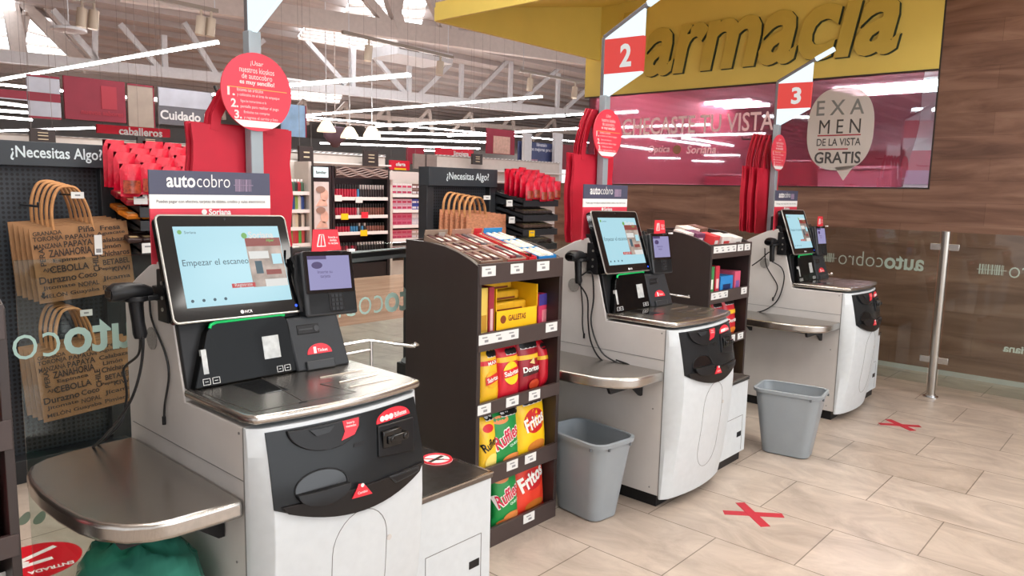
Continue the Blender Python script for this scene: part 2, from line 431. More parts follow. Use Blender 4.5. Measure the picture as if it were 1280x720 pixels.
# printing on the window glass
def wtext(q, s_, pl, pr, bold=.0, h=None, shear=0):
    a = W(*pl, 0, XW); b_ = W(*pr, 0, XW); q.text(s_, (0, (a.y+b_.y)/2-3.5, (a.z+b_.z)/2-2.2), (0, -1, 0), (0, 0, 1), w=a.y-b_.y, h=h, bold=bold, shear=shear)
s = thing('window_lettering', 'large white question lettering on the red window film', 'lettering', (XW+.002, 3.5, 2.2))
q = MB(); wtext(q, 'CHECASTE TU VISTA', (778, 158), (967, 152), .012, h=.19); q.build('lettering', mat('pale_pink_vinyl', (252, 226, 230), .6), s, smooth=False)
s = thing('window_logo', 'small white optician name with a round green mark on the red film', 'logo', (XW+.002, 3.5, 2.2))
q = MB(); wtext(q, 'Optica', (810, 188), (837, 187), .006, shear=.2); wtext(q, 'Soriana', (858, 187), (895, 186.5), .012, shear=.2)
q.build('lettering', mat('pale_pink_vinyl', (252, 226, 230), .6), s, smooth=False)
q = MB(); c = W(846, 187, 0, XW); q.cyl((-.001, c.y-3.5, c.z-2.2), (1, 0, 0), .05, .0008, 20); q.build('mark', mat('dull_green_vinyl', (150, 110, 84), .6), s, smooth=False)
s = thing('exam_bubble', 'white speech bubble sticker offering an eye exam on the window glass', 'sticker', (XW+.001, 3.5, 2.2))
a, b_, t_, bt = W(1009, 165, 0, XW).y-3.5, W(1092, 165, 0, XW).y-3.5, W(1050, 109, 0, XW).z-2.2, W(1050, 213, 0, XW).z-2.2
yc, zc, rx, rz_ = (a+b_)/2, (t_+bt)/2, abs(a-b_)/2, (t_-bt)/2
pts = []
for k in range(48):
    th = 2*math.pi*k/48; cx, sz = math.cos(th), math.sin(th)
    pts.append((yc+rx*math.copysign(abs(cx)**.8, cx), zc+rz_*math.copysign(abs(sz)**.8, sz)))
q = MB(); q.prism(pts, 'x', -.0012, -.0002)
tl = W(1062, 226, 0, XW)
q.prism([(yc+.02, bt+.03), (tl.y-3.5+.06, tl.z-2.2), (yc-.16, bt+.05)], 'x', -.0012, -.0002)
q.build('bubble', glass('white_bubble_film', (255, 255, 255), .0, (222, 216, 210), .82), s, smooth=False)
q = MB()
def bt_(s_, l, r, h, bold, mname):
    a = W(*l, 0, XW); b2 = W(*r, 0, XW); q.text(s_, (-.003, (a.y+b2.y)/2-3.5, (a.z+b2.z)/2-2.2), (0, -1, 0), (0, 0, 1), w=a.y-b2.y, h=h, bold=bold)
bt_('E X A', (1021, 136), (1081, 132), .14, .01, 0); q.build('lettering', mat('mid_grey_print', (130, 132, 130), .6), s, smooth=False)
q = MB(); bt_('M E N', (1024, 160), (1076, 156), .13, .0, 0); bt_('DE LA VISTA', (1021, 178), (1076, 177), .07, .01, 0); bt_('GRATIS', (1018, 198), (1076, 196), .11, .02, 0)
q.build('lettering', mat('dark_grey_print', (74, 72, 72), .6), s, smooth=False)
q = MB()
for l, r in (((1022, 170), (1076, 168)), ((1023, 187), (1060, 186))):
    a = W(*l, 0, XW); b2 = W(*r, 0, XW); q.box(-.0035, -.0025, b2.y-3.5, a.y-3.5, a.z-2.205, a.z-2.193)
q.build('rule', mat('dull_red_print', (170, 60, 70), .6), s, smooth=False)

# ------------------------------------------------------------------ hall roof, trusses, skylights
ROOFZ = 8.4
w = MB(); w.box(-6, XW+.1, -9, 5.6, 4.6, 4.75); struct('ceiling', w, mat('pale_entrance_ceiling', (232, 226, 218), .8, var=.04), smooth=False)
w = MB(); w.box(-90, 110, 5.6, 95, ROOFZ, ROOFZ+.1); struct('ceiling', w, ROOFM, smooth=False)
w = MB()
for i in range(38):
    y = 8+i*2.3; w.box(-90, 110, y, y+.16, ROOFZ-.25, ROOFZ)
struct('ceiling', w, ROOFM, smooth=False)
w = MB(); w.box(-90, 110, 95, 95.3, 0, ROOFZ); struct('wall_back', w, PLASTER, smooth=False)
w = MB(); w.box(-90.3, -90, 30, 95, 0, ROOFZ); struct('wall_left', w, PLASTER, smooth=False)
SKY = mat('bright_skylight_pane', (246, 250, 255), .5, emit=3.2)
def skyl(px4, i):
    P = [W(x, y, 2, ROOFZ-.28) for x, y in px4]
    q = MB(); q.poly(P); q.poly([p+Vector((0, 0, .03)) for p in P][::-1])
    for a, b_ in zip(P, P[1:]+P[:1]): q.poly([a, b_, b_+Vector((0, 0, .03)), a+Vector((0, 0, .03))])
    o = tag(q.build('window_%d' % i, SKY, smooth=False), kind='structure')
    q = MB()
    for k in (.0, .25, .5, .75, 1.0):
        q.bar(P[0].lerp(P[3], k)-Vector((0, 0, .06)), P[1].lerp(P[2], k)-Vector((0, 0, .06)), .12)
    q.build('glazing_bar', TRUSST, o, smooth=False)
skyl([(440, -6), (536, -6), (524, 42), (424, 30)], 2)
skyl([(384, 30), (500, 44), (488, 66), (372, 46)], 3)
skyl([(356, 101), (432, 109), (424, 128), (358, 122)], 6)
skyl([(-30, -10), (16, -10), (28, 78), (-30, 72)], 4)
skyl([(30, 14), (66, 34), (88, 78), (26, 78)], 5)
# trusses: each chord is set at a height, its web members lie in the chord's own vertical plane
def vplane(a, b_):
    n = (b_-a).cross(Vector((0, 0, 1))).normalized(); return a, n
def hitp(px, py, pl):
    a, n = pl; d = fw*FOC + ri*(px-640) - ui*(py-360); o = Vector((0, 0, EYE)); return o + d*((a-o).dot(n)/d.dot(n))
def truss(name, label, z, chord, members, th, mt, chw, chh, upper=None):
    a = W(*chord[0], 2, z); b_ = W(*chord[1], 2, z); pl = vplane(a, b_)
    o = thing(name, label, 'roof truss', a)
    def add(nm, A, B, w_, h_):
        q = MB(); q.bar(A-a, B-a, w_, h_); q.build(nm, mt, o, smooth=False)
    add('chord', a, b_, chw, chh)
    if upper:
        A = hitp(*upper[0], pl); B = hitp(*upper[1], pl); add('chord', A, B, chw*.8, chh*.7)
    for m_ in members: add('web_member', hitp(m_[0], m_[1], pl), hitp(m_[2], m_[3], pl), m_[4] if len(m_) > 4 else th, None)
    return o
truss('roof_truss', 'white steel roof truss with slanting members behind the lamp lines', 6.0, ((-60, 64), (800, 150)),
      [(442, 49, 441, 115), (512, 78, 511, 124), (577, 80, 576, 130), (639, 76, 637, 136), (698, 92, 696, 143), (381, 49, 432, 106), (459, 60, 509, 120),
       (519, 124, 563, 80), (584, 128, 640, 70), (642, 134, 700, 84), (700, 142, 735, 110), (272, 98, 330, 50), (205, 44, 207, 92), (120, 16, 118, 82), (150, 30, 205, 92), (66, 12, 128, 82), (230, 28, 272, 96)], .2, TRUSSW, .3, .42, ((-60, -36), (800, 50)))
truss('roof_truss', 'tan steel roof beam with braces crossing above the aisle, nearest of the roof', 6.6, ((150, -12), (800, 82)),
      [(500, 36, 478, -30, .34), (488, 34, 430, -36, .26), (492, 34, 506, -40, .26), (560, 44, 524, -30, .26), (566, 46, 570, -20, .26)], .26, TRUSST, .3, .55)
truss('roof_truss', 'grey slanted roof rafter at the top left corner with a thick post', 6.4, ((-80, 60), (130, 82)),
      [(24, 68, 8, -20, .55), (22, 68, 34, 12, .3), (0, -24, 112, 88, .4), (40, -10, 128, 86, .3)], .3, TRUSST, .3, .4)
truss('roof_truss', 'far pale roof truss low behind the others', 6.3, ((100, 118), (800, 172)),
      [(x, 132+(x-250)*.07+14, x+26, 116+(x-250)*.08) for x in range(250, 730, 52)] + [(x+26, 116+(x-250)*.08, x+30, 150+(x-250)*.06) for x in range(250, 730, 52)], .22, TRUSST, .3, .3)

# ------------------------------------------------------------------ linear lamps
WIRE = mat('taupe_wire', (128, 116, 110), .6, var=.03)
LINE = mat('lit_line_lamp', (255, 255, 255), .5, emit=40)
LH = 4.4
def line(p0, p1, label, group=None, z=LH, th=.055, name='linear_lamp', wires=True):
    a = W(*p0, 2, z); b_ = W(*p1, 2, z); c = (a+b_)/2
    o = thing(name, label, 'lamp', c, group=group)
    q = MB(); q.bar(a-c, b_-c, th, th*.9); q.build('tube', LINE, o, smooth=False)
    q = MB(); q.bar(a-c+Vector((0, 0, th*.8)), b_-c+Vector((0, 0, th*.8)), th*.7, th*.5); q.build('housing', LAMPH, o, smooth=False)
    if wires:
        q = MB()
        for k in (.12, .88):
            p = (a-c).lerp(b_-c, k); q.tube([p+Vector((0, 0, th)), (p.x, p.y, ROOFZ-.27-z)], .002, 4)
            q.build('wire', WIRE, o, smooth=False); q = MB()
    return o
line((-8, 101), (272, 53), 'long white line lamp rising to the right at the upper left')
line((-8, 105), (270, 133), 'white line lamp sloping down to the right just below the rising one at the left')
line((190, 124), (270, 118), 'short white line lamp behind the hygiene banner')
line((362, 107), (512, 94), 'white line lamp right of the red round sign, highest of the middle lamps', th=.075)
line((372, 145), (677, 121), 'long white line lamp ending short of the yellow canopy')
line((380, 146), (742, 179), 'white line lamp sloping down to the right beneath the truss', z=4.9)
line((470, 158), (748, 142), 'white line lamp that reaches the pharmacy window corner', th=.07)
line((560, 170), (735, 160), 'white line lamp just above the navy hanging poster', th=.07)
for y0, y1, x0, x1 in ((172, 178, 420, 610), (179, 186, 400, 600), (166, 170, 470, 640), (188, 190, 520, 590), (164, 160, -8, 118), (128, 134, -8, 40), (138, 141, -8, 36), (146, 150, -8, 40)):
    line((x0, y0), (x1, y1), 'far white line lamp low over the distant aisles', 'far line lamps', th=.085, wires=False)
# lamps of the part of the hall left of the view, mirrored in the pharmacy glass
def mirrored(p0, p1):
    """hall lamp whose mirror image in the window runs between two pixels"""
    P = []
    for px, py in (p0, p1):
        v = W(px, py, 2, LH); P.append(Vector((2*XW-v.x, v.y, LH)))
    c = (P[0]+P[1])/2
    o = thing('linear_lamp', 'white line lamp of the hall, seen only mirrored in the pharmacy window', 'lamp', c, group='mirrored line lamps')
    q = MB(); q.bar(P[0]-c, P[1]-c, .075, .075); q.build('tube', LINE, o, smooth=False)
    q = MB(); q.bar(P[0]-c+Vector((0, 0, .06)), P[1]-c+Vector((0, 0, .06)), .06, .04); q.build('housing', LAMPH, o, smooth=False)
for a_, b_ in (((768, 141), (797, 139.6)), ((777, 159), (887, 155.6)), ((777, 171), (956, 167)), ((814, 172), (887, 182)), ((853, 172), (916, 182)), ((777, 182), (817, 187)), ((954, 145), (1027, 147)), ((1140, 137), (1172, 137)), ((810, 197), (850, 198)), ((880, 194), (925, 194)), ((865, 201), (905, 202))): mirrored(a_, b_)
# glowing bars added on the unseen entrance ceiling for highlights in the steel
for k, (x, y) in enumerate(((1.2, -1.2), (4.4, -1.2), (1.2, 2.6), (4.4, 2.6))):
    o = thing('ceiling_lamp', 'added line lamp on the entrance ceiling overhead, seen only in reflections', 'lamp', (x, y, 4.6), group='added entrance ceiling lamps')
    q = MB(); q.box(-1.3, 1.3, -.06, .06, -.06, -.03); q.build('tube', LINE, o, smooth=False)
    q = MB(); q.box(-1.35, 1.35, -.08, .08, -.03, 0); q.build('housing', LAMPH, o, smooth=False)

# ================================================================== SELF CHECKOUT KIOSKS
KO = [(0.96288, 1.82957), (3.11574, 1.80883), (5.25679, 1.70567)]
def K1(px, py, ax, val):
    """local point on the first kiosk"""
    o = Vector((*KO[0], 0)); return W(px, py, ax, val+o[ax]) - o
_yb = [(.05, -.037), (.2, -.062), (.4, -.085), (.58, -.096), (.69, -.093), (.8, -.07), (.9, -.045)]
def front_y(x, z):
    z = min(max(z, .05), .9)
    for (a, ya), (b, yb) in zip(_yb, _yb[1:]):
        if z <= b: y = ya+(yb-ya)*(z-a)/(b-a); break
    return y - .032*max(0, 1-((x-.295)/.262)**2)
def kf(px, py):
    """first kiosk: pixel to (x, z) on its curved front"""
    y = -.09
    for _ in range(8):
        p = K1(px, py, 1, y); y = front_y(p.x, p.z)
    return p.x, p.z
def on_front(off):
    return lambda v: Vector((v.x, front_y(v.x, v.z)-off-(v.y), v.z))
def patch(mb, poly, off, thick, sub=10):
    """raised plate on the curved front with the outline poly (x, z)"""
    bm = bmesh.new(); vs = [bm.verts.new((x, 0, z)) for x, z in poly]; bm.faces.new(vs)
    xs = [p[0] for p in poly]
    for k in range(1, sub):
        x = min(xs)+(max(xs)-min(xs))*k/sub
        bmesh.ops.bisect_plane(bm, geom=bm.verts[:]+bm.edges[:]+bm.faces[:], plane_co=(x, 0, 0), plane_no=(1, 0, 0))
    zs = [p[1] for p in poly]
    for k in range(1, 4):
        z = min(zs)+(max(zs)-min(zs))*k/4
        bmesh.ops.bisect_plane(bm, geom=bm.verts[:]+bm.edges[:]+bm.faces[:], plane_co=(0, 0, z), plane_no=(0, 0, 1))
    r = bmesh.ops.extrude_face_region(bm, geom=bm.faces[:])
    top = [v for v in r['geom'] if isinstance(v, bmesh.types.BMVert)]
    ts = set(top)
    for v in bm.verts:
        o = off+thick if v in ts else off
        v.co.y = front_y(v.co.x, v.co.z)-o
    me = bpy.data.meshes.new('tmp'); bm.to_mesh(me); bm.free()
    mb.add(me); bpy.data.meshes.remove(me); return mb
def ellipse(cx, cz, rx, rz, a0=0, a1=360, n=28):
    return [(cx+rx*math.cos(R(a0+(a1-a0)*k/n)), cz+rz*math.sin(R(a0+(a1-a0)*k/n))) for k in range(n+(0 if a1-a0 >= 360 else 1))]

SCREEN = mat('lit_touch_screen', (180, 228, 241), .2, emit=.9, dark=True, spec=.3)
SCR2 = mat('lit_terminal_screen', (176, 172, 222), .25, emit=.7, dark=True, spec=.3)
GREENL = mat('green_status_light', (8, 164, 84), .3, emit=.7)
TXTD = mat('screen_text', (70, 112, 130), .5, emit=.5, dark=True)
SCRED = mat('screen_button', (206, 44, 44), .4, emit=.8, dark=True)
SCPIC = mat('screen_picture', (136, 126, 120), .4, emit=.12, var=.35, scale=26)
SCRB = mat('screen_picture_roof', (160, 62, 52), .4, emit=.7, dark=True)
SCRW = mat('screen_logo', (240, 240, 236), .4, emit=.8, dark=True)
SCGR = mat('screen_logo_green', (120, 186, 90), .4, emit=.8, dark=True)
TERMB = mat('terminal_dark_grey', (40, 42, 45), .42, var=.06, scale=30)
WINDOWB = mat('smoked_scanner_glass', (9, 10, 11), .06, spec=.12, var=.2, scale=8)
SEAM = mat('seam_line', (120, 118, 116), .6, var=.05)
GRILL = mat('speaker_mesh', (150, 147, 143), .7, var=.2, scale=160)
MIRRORG = mat('scanner_plate_glass', (20, 22, 24), .06, coat=1., var=.1)

def make_kiosk(i, label):
    t = thing('self_checkout', label, 'checkout', (*KO[i], 0), group='self checkouts in a row')
    # body with the raised back column
    q = MB(); q.prism([(0, .065), (.765, .065), (.765, 1.19), (.66, 1.245), (.56, 1.292), (.478, 1.314), (.43, 1.22), (.35, .925), (.345, .9), (0, .9)], 'x', 0, .58)
    q.build('body', SIDEW, t, bevel=.004)
    q = MB(); q.box(.02, .56, .02, .74, 0, .065); q.build('plinth', BLACK, t, smooth=False)
    # curved front cover
    q = MB(); rings = []
    for z in [.05+.85*k/22 for k in range(23)]:
        yb = [Vector((x, front_y(x, z), z)) for x in [.035+.52*k/12 for k in range(13)]]
        rings.append([Vector((0, -.002, z))]+[Vector((.0, min(-.004, front_y(.035, z)*.35), z))]+yb+[Vector((.588, min(-.004, front_y(.035, z)*.35), z)), Vector((.588, -.002, z))])
    q.loft(rings); q.build('front_cover', WHITE, t, bevel=.002)
    q = MB(); q.box(-.0012, 0, -.004, .001, .06, .9); q.box(-.0012, 0, .0, .74, .748, .7505); q.build('seam', SEAM, t, smooth=False)
    q = MB(); [q.cyl((-.002, y, z), (1, 0, 0), .004, .002, 8) for y, z in ((.02, .88), (.05, .5), (.05, .1), (.70, .2))]; q.build('screw', SEAM, t)
    q = MB(); q.cyl((-.0035, .56, 1.06), (1, 0, 0), .036, .004, 24); q.build('speaker_grille', GRILL, t)
    # black control panel and its lower lip
    zt, z0, zm = .889, .686, .622
    bot = [(.033+.527*k/16, z0-(z0-zm)*(1-((k-8)/8)**2)-(.006*k/16)) for k in range(17)]
    q = MB(); patch(q, bot+[(.555, zt), (.036, zt)], .0, .004, 14); cp = q.build('control_panel', PANEL, t)
    q = MB(); patch(q, bot[1:-1]+[(.545, z0+.004), (.05, z0+.006)], .0, .014, 14); q.build('lip', LIPM, cp, bevel=.003)
    # coin hood with its chute
    a = kf(355.5, 536); b = kf(448, 518); c = kf(399, 563)
    cx, top = (a[0]+b[0])/2, .886
    q = MB(); patch(q, [(cx+(b[0]-a[0])/2*math.cos(R(180+180*k/20)), top-(top-c[1])*abs(math.sin(R(180*k/20)))) for k in range(21)], .003, .012, 12)
    hd = q.build('coin_hood', BLACK, t, bevel=.004)
    q = MB(); patch(q, [kf(x, y) for x, y in ((382, 536), (413, 530), (407, 538), (391, 543))], .015, .006, 3); q.build('coin_slot', GREY, hd)
    q = MB(); patch(q, [kf(x, y) for x, y in ((424, 525), (444, 520), (444, 530), (439, 541), (423, 549), (427, 538))], .015, .002, 3); lb = q.build('red_label', REDL, hd)
    q = MB(); p = kf(434, 528); q.text('Inserta\nmonedas', (p[0], .019, p[1]), (1, 0, -.02), (0, 0, 1), w=.034, fn=lambda v: Vector((v.x, front_y(v.x, v.z)-.018, v.z)), bold=.01); q.build('lettering', WHITEP, lb, smooth=False)
    # bill acceptor with half-round red label
    q = MB(); P = [kf(x, y) for x, y in ((470, 532), (514, 520), (515, 562), (471, 571))]; patch(q, P, .003, .008, 4); ba = q.build('bill_acceptor', BLACK, t, bevel=.003)
    q = MB(); x0, z0_ = kf(474, 560); x1, z1_ = kf(498, 540)
    y_ = front_y((x0+x1)/2, z0_)-.012
    q.box(x0+.006, x1-.01, y_-.006, y_+.02, z0_-.002, z0_+.05); q.box(x0+.02, x1+.012, y_-.012, y_+.02, z0_+.010, z0_+.034); q.cyl((x1+.0, y_-.016, z0_+.022), (0, 1, 0), .010, .008, 14); q.cyl((x0+.035, y_-.016, z0_+.022), (0, 1, 0), .008, .008, 14)
    q.build('bill_mouth', GLOSSB, ba, bevel=.003)
    a = kf(469, 528.5); b = kf(511, 517.5); tp = kf(491, 508)
    cx, rx = (a[0]+b[0])/2, (b[0]-a[0])/2; zb = (a[1]+b[1])/2
    q = MB(); patch(q, [(cx+rx*math.cos(R(180*k/16)), zb+(tp[1]-zb)*math.sin(R(180*k/16))) for k in range(17)], .004, .002, 6); lb = q.build('red_label', REDL, t)
    q = MB(); q.text('Billetes', (cx+rx*.4, 0, zb+.012), (1, 0, 0), (0, 0, 1), w=rx*.75, fn=lambda v: Vector((v.x, front_y(v.x, v.z)-.0075, v.z)), bold=.015)
    for k in (-.7, -.45, -.2): q.cyl((cx+rx*k, front_y(cx+rx*k, zb)-.0075, zb+.013), (0, 1, 0), .009, .0015, 12)
    q.build('lettering', WHITEP, lb, smooth=False)
    # small indicator, coin cup, triangle label, receipt slot
    q = MB(); patch(q, [kf(x, y) for x, y in ((441, 554), (454, 550.5), (454, 556), (441, 559))], .003, .002, 2); q.build('indicator', BLACK, t)
    a = kf(367, 612); b = kf(433, 600); tp = kf(407.8, 584); bt = kf(405.5, 627)
    cx, cz = (a[0]+b[0])/2, (tp[1]+bt[1])/2
    q = MB(); E_ = ellipse(cx, cz, (b[0]-a[0])/2, (tp[1]-bt[1])/2); patch(q, E_, .003, .0018, 10); cu = q.build('coin_cup', GLOSSB, t)
    q = MB(); q.tube([(x, front_y(x, z)-.006, z) for x, z in ellipse(cx, cz, (b[0]-a[0])/2, (tp[1]-bt[1])/2, 0, 360, 36)], .0022, 6, closed=True); q.build('cup_rim', BLACK, cu)
    q = MB(); patch(q, [(cx+(b[0]-a[0])/2*math.cos(R(180+180*k/14)), cz-.005+(tp[1]-bt[1])/2*.95*math.sin(R(180+180*k/14))) for k in range(15)], .003, .02, 8); q.build('cup_tray', BLACK, cu, bevel=.004)
    q = MB(); patch(q, [kf(x, y) for x, y in ((435.5, 621.5), (444, 603), (450, 602), (461, 614.5))], .016, .002, 3); lb = q.build('red_label', REDL, t)
    q = MB(); p = kf(448.5, 610); q.text('Cambio', (p[0], 0, p[1]-.006), (1, 0, -.02), (0, 0, 1), w=.034, fn=lambda v: Vector((v.x, front_y(v.x, v.z)-.019, v.z)), bold=.01); q.cyl((p[0], front_y(*p)-.019, p[1]+.014), (0, 1, 0), .006, .001, 10); q.build('lettering', WHITEP, lb, smooth=False)
    q = MB(); patch(q, [kf(x, y) for x, y in ((482, 594), (519, 581), (519, 587), (490, 602))], .012, .006, 4); rs = q.build('receipt_slot', GREY, t, bevel=.002)
    q = MB(); patch(q, [kf(x, y) for x, y in ((485, 595), (517, 583.5), (517, 586), (491, 599.5))], .018, .001, 4); q.build('slot_opening', BLACK, rs)
    # pill shaped service door
    a = kf(415, 716); tp = kf(458, 635); xr = kf(483, 675)[0]
    cx, rx, zt2, zb2 = (a[0]+xr)/2, (xr-a[0])/2, tp[1], .17
    pill = [(cx+rx*math.cos(R(180*k/14)), zt2-rx*1.15+rx*1.15*math.sin(R(180*k/14))) for k in range(15)] + [(cx-rx*math.cos(R(180*k/14)), zb2+rx*1.15-rx*1.15*math.sin(R(180*k/14))) for k in range(15)]
    q = MB(); dense = []
    for p, n_ in zip(pill, pill[1:]+pill[:1]):
        for k in range(6): dense.append((p[0]+(n_[0]-p[0])*k/6, p[1]+(n_[1]-p[1])*k/6))
    q.tube([(x, front_y(x, z)-.0002, z) for x, z in dense], .0011, 5, closed=True); q.build('door_seam', SEAM, t)
    p = kf(486, 671); q = MB(); q.cyl((p[0], front_y(*p)-.003, p[1]), (0, 1, 0), .009, .006, 16); q.build('door_lock', SIDEW, t)
    # steel worktop
    zt, zb = .938, .912
    edge = [(-.004, .345), (-.004, -.004), (.012, -.046)]+[(.012+.576*k/14, -.046-.036*(1-((k-7)/7)**2)) for k in range(1, 14)]+[(.588, -.046), (.594, .0), (.594, .345)]
    q = MB(); q.prism(edge, 'z', zb, zt); st = q.build('steel_top', STEEL, t, bevel=.011, seg=4)
    q = MB(); pl = [K1(x, y, 2, zt+.0008) for x, y in ((291, 481), (328, 474), (361, 487), (325, 493))]; q.loft([[p-Vector((0, 0, .001)) for p in pl], pl]); q.build('scan_glass', MIRRORG, st, smooth=False)
    q = MB()
    for a, b in (((243, 487), (317, 515)), ((317, 515), (380, 502)), ((380, 502), (445, 490)), ((318, 467), (380, 502)), ((400, 480), (445, 490)), ((400, 480), (424, 476)), ((243, 487), (356, 463))):
        q.bar(K1(*a, 2, zt+.0005), K1(*b, 2, zt+.0005), .0022, .001)
    q.build('plate_seam', mat('dark_seam', (60, 55, 52), .5), st, smooth=False)
    q = MB()
    for a, b in (((400, 472), (453, 462.7)), ((424, 478), (471, 468)), ((437, 484), (491, 473))): q.tube([K1(*a, 2, zt+.001), K1(*b, 2, zt+.001)], .003, 6)
    q.build('rib', STEEL, st)
    q = MB(); p = K1(303, 473, 2, zt); q.box(p.x-.012, p.x+.006, p.y-.003, p.y+.003, zt, zt+.0015); p = K1(379, 503, 2, zt); q.box(p.x-.012, p.x+.012, p.y-.003, p.y+.003, zt, zt+.0015); q.build('latch', BLACK, st, smooth=False)
    # black housing behind the scanner, its window and green light
    q = MB(); q.prism([(.338, .936), (.352, .936), (.50, 1.33), (.462, 1.335), (.40, 1.2), (.366, 1.05)], 'x', .004, .535); hs = q.build('screen_housing', BLACK, t, bevel=.004)
    F = frame((.190, .318, .938), (1, .0, 0), (.0, .24, .97))
    out = [(-.176, .0), (-.118, .165), (-.10, .186), (-.08, .192), (.135, .192), (.15, .188), (.16, .172), (.172, 0)]
    q = MB(); q.prism(out, 'z', -.03, .012); q.xf(F); sw = q.build('scanner_window', WINDOWB, t, bevel=.004)
    q = MB(); q.tube([(-.105, .176, .013), (-.10, .186, .013), (-.082, .192, .013), (.135, .192, .013), (.15, .189, .013)], .005, 8); q.xf(F); q.build('green_light', GREENL, sw)
    q = MB()
    for x, w_ in ((-.148, .022), (-.118, .022), (.098, .02), (.125, .02)):
        for a, b in (((x, .008), (x+w_, .008)), ((x+w_, .008), (x+w_, .026)), ((x+w_, .026), (x, .026)), ((x, .026), (x, .008)), ((x+.006, .017), (x+w_-.006, .017))): q.tube([(*a, .0128), (*b, .0128)], .0009, 4)
    q.xf(F); q.build('icon', WHITEP, sw, smooth=False)
    for bb in ((.06, .118, .055, .128), (-.142, -.126, .04, .115)):
        q = MB(); q.box(*bb, .0, .0125); q.xf(F); q.build('mirror', mat('pale_scan_mirror', (190, 192, 190), .2, var=.2, scale=40), sw, smooth=False)
    q = MB(); q.box(.0, .03, .015, .045, .0, .0127); q.xf(F)
    # printer housing with slot, ticket mouth and label
    q = MB(); q.prism([(.20, .0), (.27, .0), (.36, .20), (.44, .20), (.44, .0)], 'x', 0, 1)  # replaced below
    q = MB()
    def ph(x, y): return K1(x, y, 1, .36-(y-395)*.0011)
    fr = [Vector((.346, .352, 1.112)), Vector((.535, .337, 1.112)), Vector((.552, .283, .938)), Vector((.356, .297, .938))]
    q.loft([fr, [v+Vector((-.01, .12, 0)) for v in fr]]); pr = q.build('printer_housing', GREY, t, bevel=.006)
    nrm = ((fr[1]-fr[0]).cross(fr[3]-fr[0])).normalized(); nrm = nrm if nrm.y < 0 else -nrm
    FP = frame(tuple(fr[3]), fr[2]-fr[3], fr[0]-fr[3]); hh = (fr[0]-fr[3]).length
    q = MB(); q.box(.018, .10, .122, .155, -.004, .003); q.xf(FP); sl = q.build('card_slot', BLACK, pr, bevel=.003)
    q = MB(); q.box(.024, .075, .136, .141, .002, .0045); q.cyl((.088, .138, .003), (0, 0, 1), .01, .002, 14); q.xf(FP); q.build('slot_frame', TERMB, sl, smooth=False)
    q = MB(); q.prism([(.088+.046*math.cos(R(180*k/16)), .052+.034*math.sin(R(180*k/16))) for k in range(17)], 'z', .0, .003); q.xf(FP); lb = q.build('red_label', REDL, pr)
    q = MB(); q.text('Ticket', (.099, .063, .0032), (1, 0, 0), (0, 1, 0), w=.038, bold=.015); q.box(.066, .076, .054, .076, .003, .0034); q.xf(FP); q.build('lettering', WHITEP, lb, smooth=False)
    q = MB(); q.box(.03, .135, -.001, .03, -.01, .012); q.xf(FP); q.build('ticket_mouth', TERMB, pr, bevel=.004)
    # touch screen
    FM = frame((.194, .400, 1.292), (1, .02, -.018), (.045, .345, .94)); hw, hv = .2165, .166
    def rr(w_, h_, r_, n=5):
        return [(sx*(w_-r_)+r_*math.cos(R(a)), sy*(h_-r_)+r_*math.sin(R(a))) for sx, sy, a0 in ((1, 1, 0), (-1, 1, 90), (-1, -1, 180), (1, -1, 270)) for a in [a0+90*k/n for k in range(n+1)]]
    q = MB(); q.prism(rr(hw, hv, .016), 'z', -.035, .0); q.xf(FM); mo = q.build('touch_screen', GLOSSB, t, bevel=.002)
    q = MB(); q.tube([(x, y, -.003) for x, y in rr(hw, hv, .016)], .004, 6, closed=True); q.xf(FM); q.build('silver_rim', SILVER, mo)
    sx0, sx1, sy0, sy1 = -hw+.045, hw-.033, -hv+.042, hv-.036
    q = MB(); q.box(sx0, sx1, sy0, sy1, -.004, .0006); q.xf(FM); q.build('display', SCREEN, mo, smooth=False)
    q = MB(); q.text('Empezar el escaneo', (sx0+.010, .012, .0012), (1, 0, 0), (0, 1, 0), w=.215, h=.026, align='L'); q.text('Soriana', (sx0+.033, sy1-.019, .0012), (1, 0, 0), (0, 1, 0), w=.036, align='L')
    for k in range(4): q.cyl((sx0+.02+k*.035, sy0+.02, .001), (0, 0, 1), .005, .0004, 10)
    q.xf(FM); q.build('screen_text', TXTD, mo, smooth=False)
    q = MB(); q.box(.055, sx1-.002, sy0+.05, sy1-.05, .0006, .001); q.xf(FM); pc_ = q.build('screen_picture', SCPIC, mo, smooth=False)
    for nm, mm, bb in (('picture_wall', SCRW, (.06, .13, .02, .045)), ('picture_door', TXTD, (.075, .10, -.03, .012)), ('picture_shelf', SCRB, (.11, .165, -.035, -.018)), ('picture_path', SCRW, (.10, .18, -.075, -.05)), ('picture_window', SCREEN, (.14, .175, .0, .035))):
        q = MB(); q.box(*bb, .001, .0012); q.xf(FM); q.build(nm, mm, pc_, smooth=False)
    q = MB(); q.box(.055, sx1-.002, sy1-.068, sy1-.04, .001, .0013); q.xf(FM); q.build('picture_roof', SCRB, mo, smooth=False)
    q = MB(); q.box(-.018, .062, sy0+.052, sy0+.066, .0010, .0014); q.xf(FM); q.build('screen_button', SCRED, mo, smooth=False)
    q = MB(); q.text('Soriana', (.115, sy1-.03, .0014), (1, 0, 0), (0, 1, 0), w=.09, bold=.025); q.text('Regístrate', (.022, sy0+.059, .0016), (1, 0, 0), (0, 1, 0), w=.06); q.xf(FM); q.build('screen_logo', SCRW, mo, smooth=False)
    q = MB(); q.text('Híper', (.145, sy1-.05, .0016), (1, 0, 0), (0, 1, 0), w=.03, bold=.03, shear=.2); q.cyl((sx0+.018, sy1-.018, .001), (0, 0, 1), .007, .0004, 10); q.cyl((.055, sy1-.032, .0012), (0, 0, 1), .01, .0004, 12); q.xf(FM); q.build('logo_mark', SCGR, mo, smooth=False)
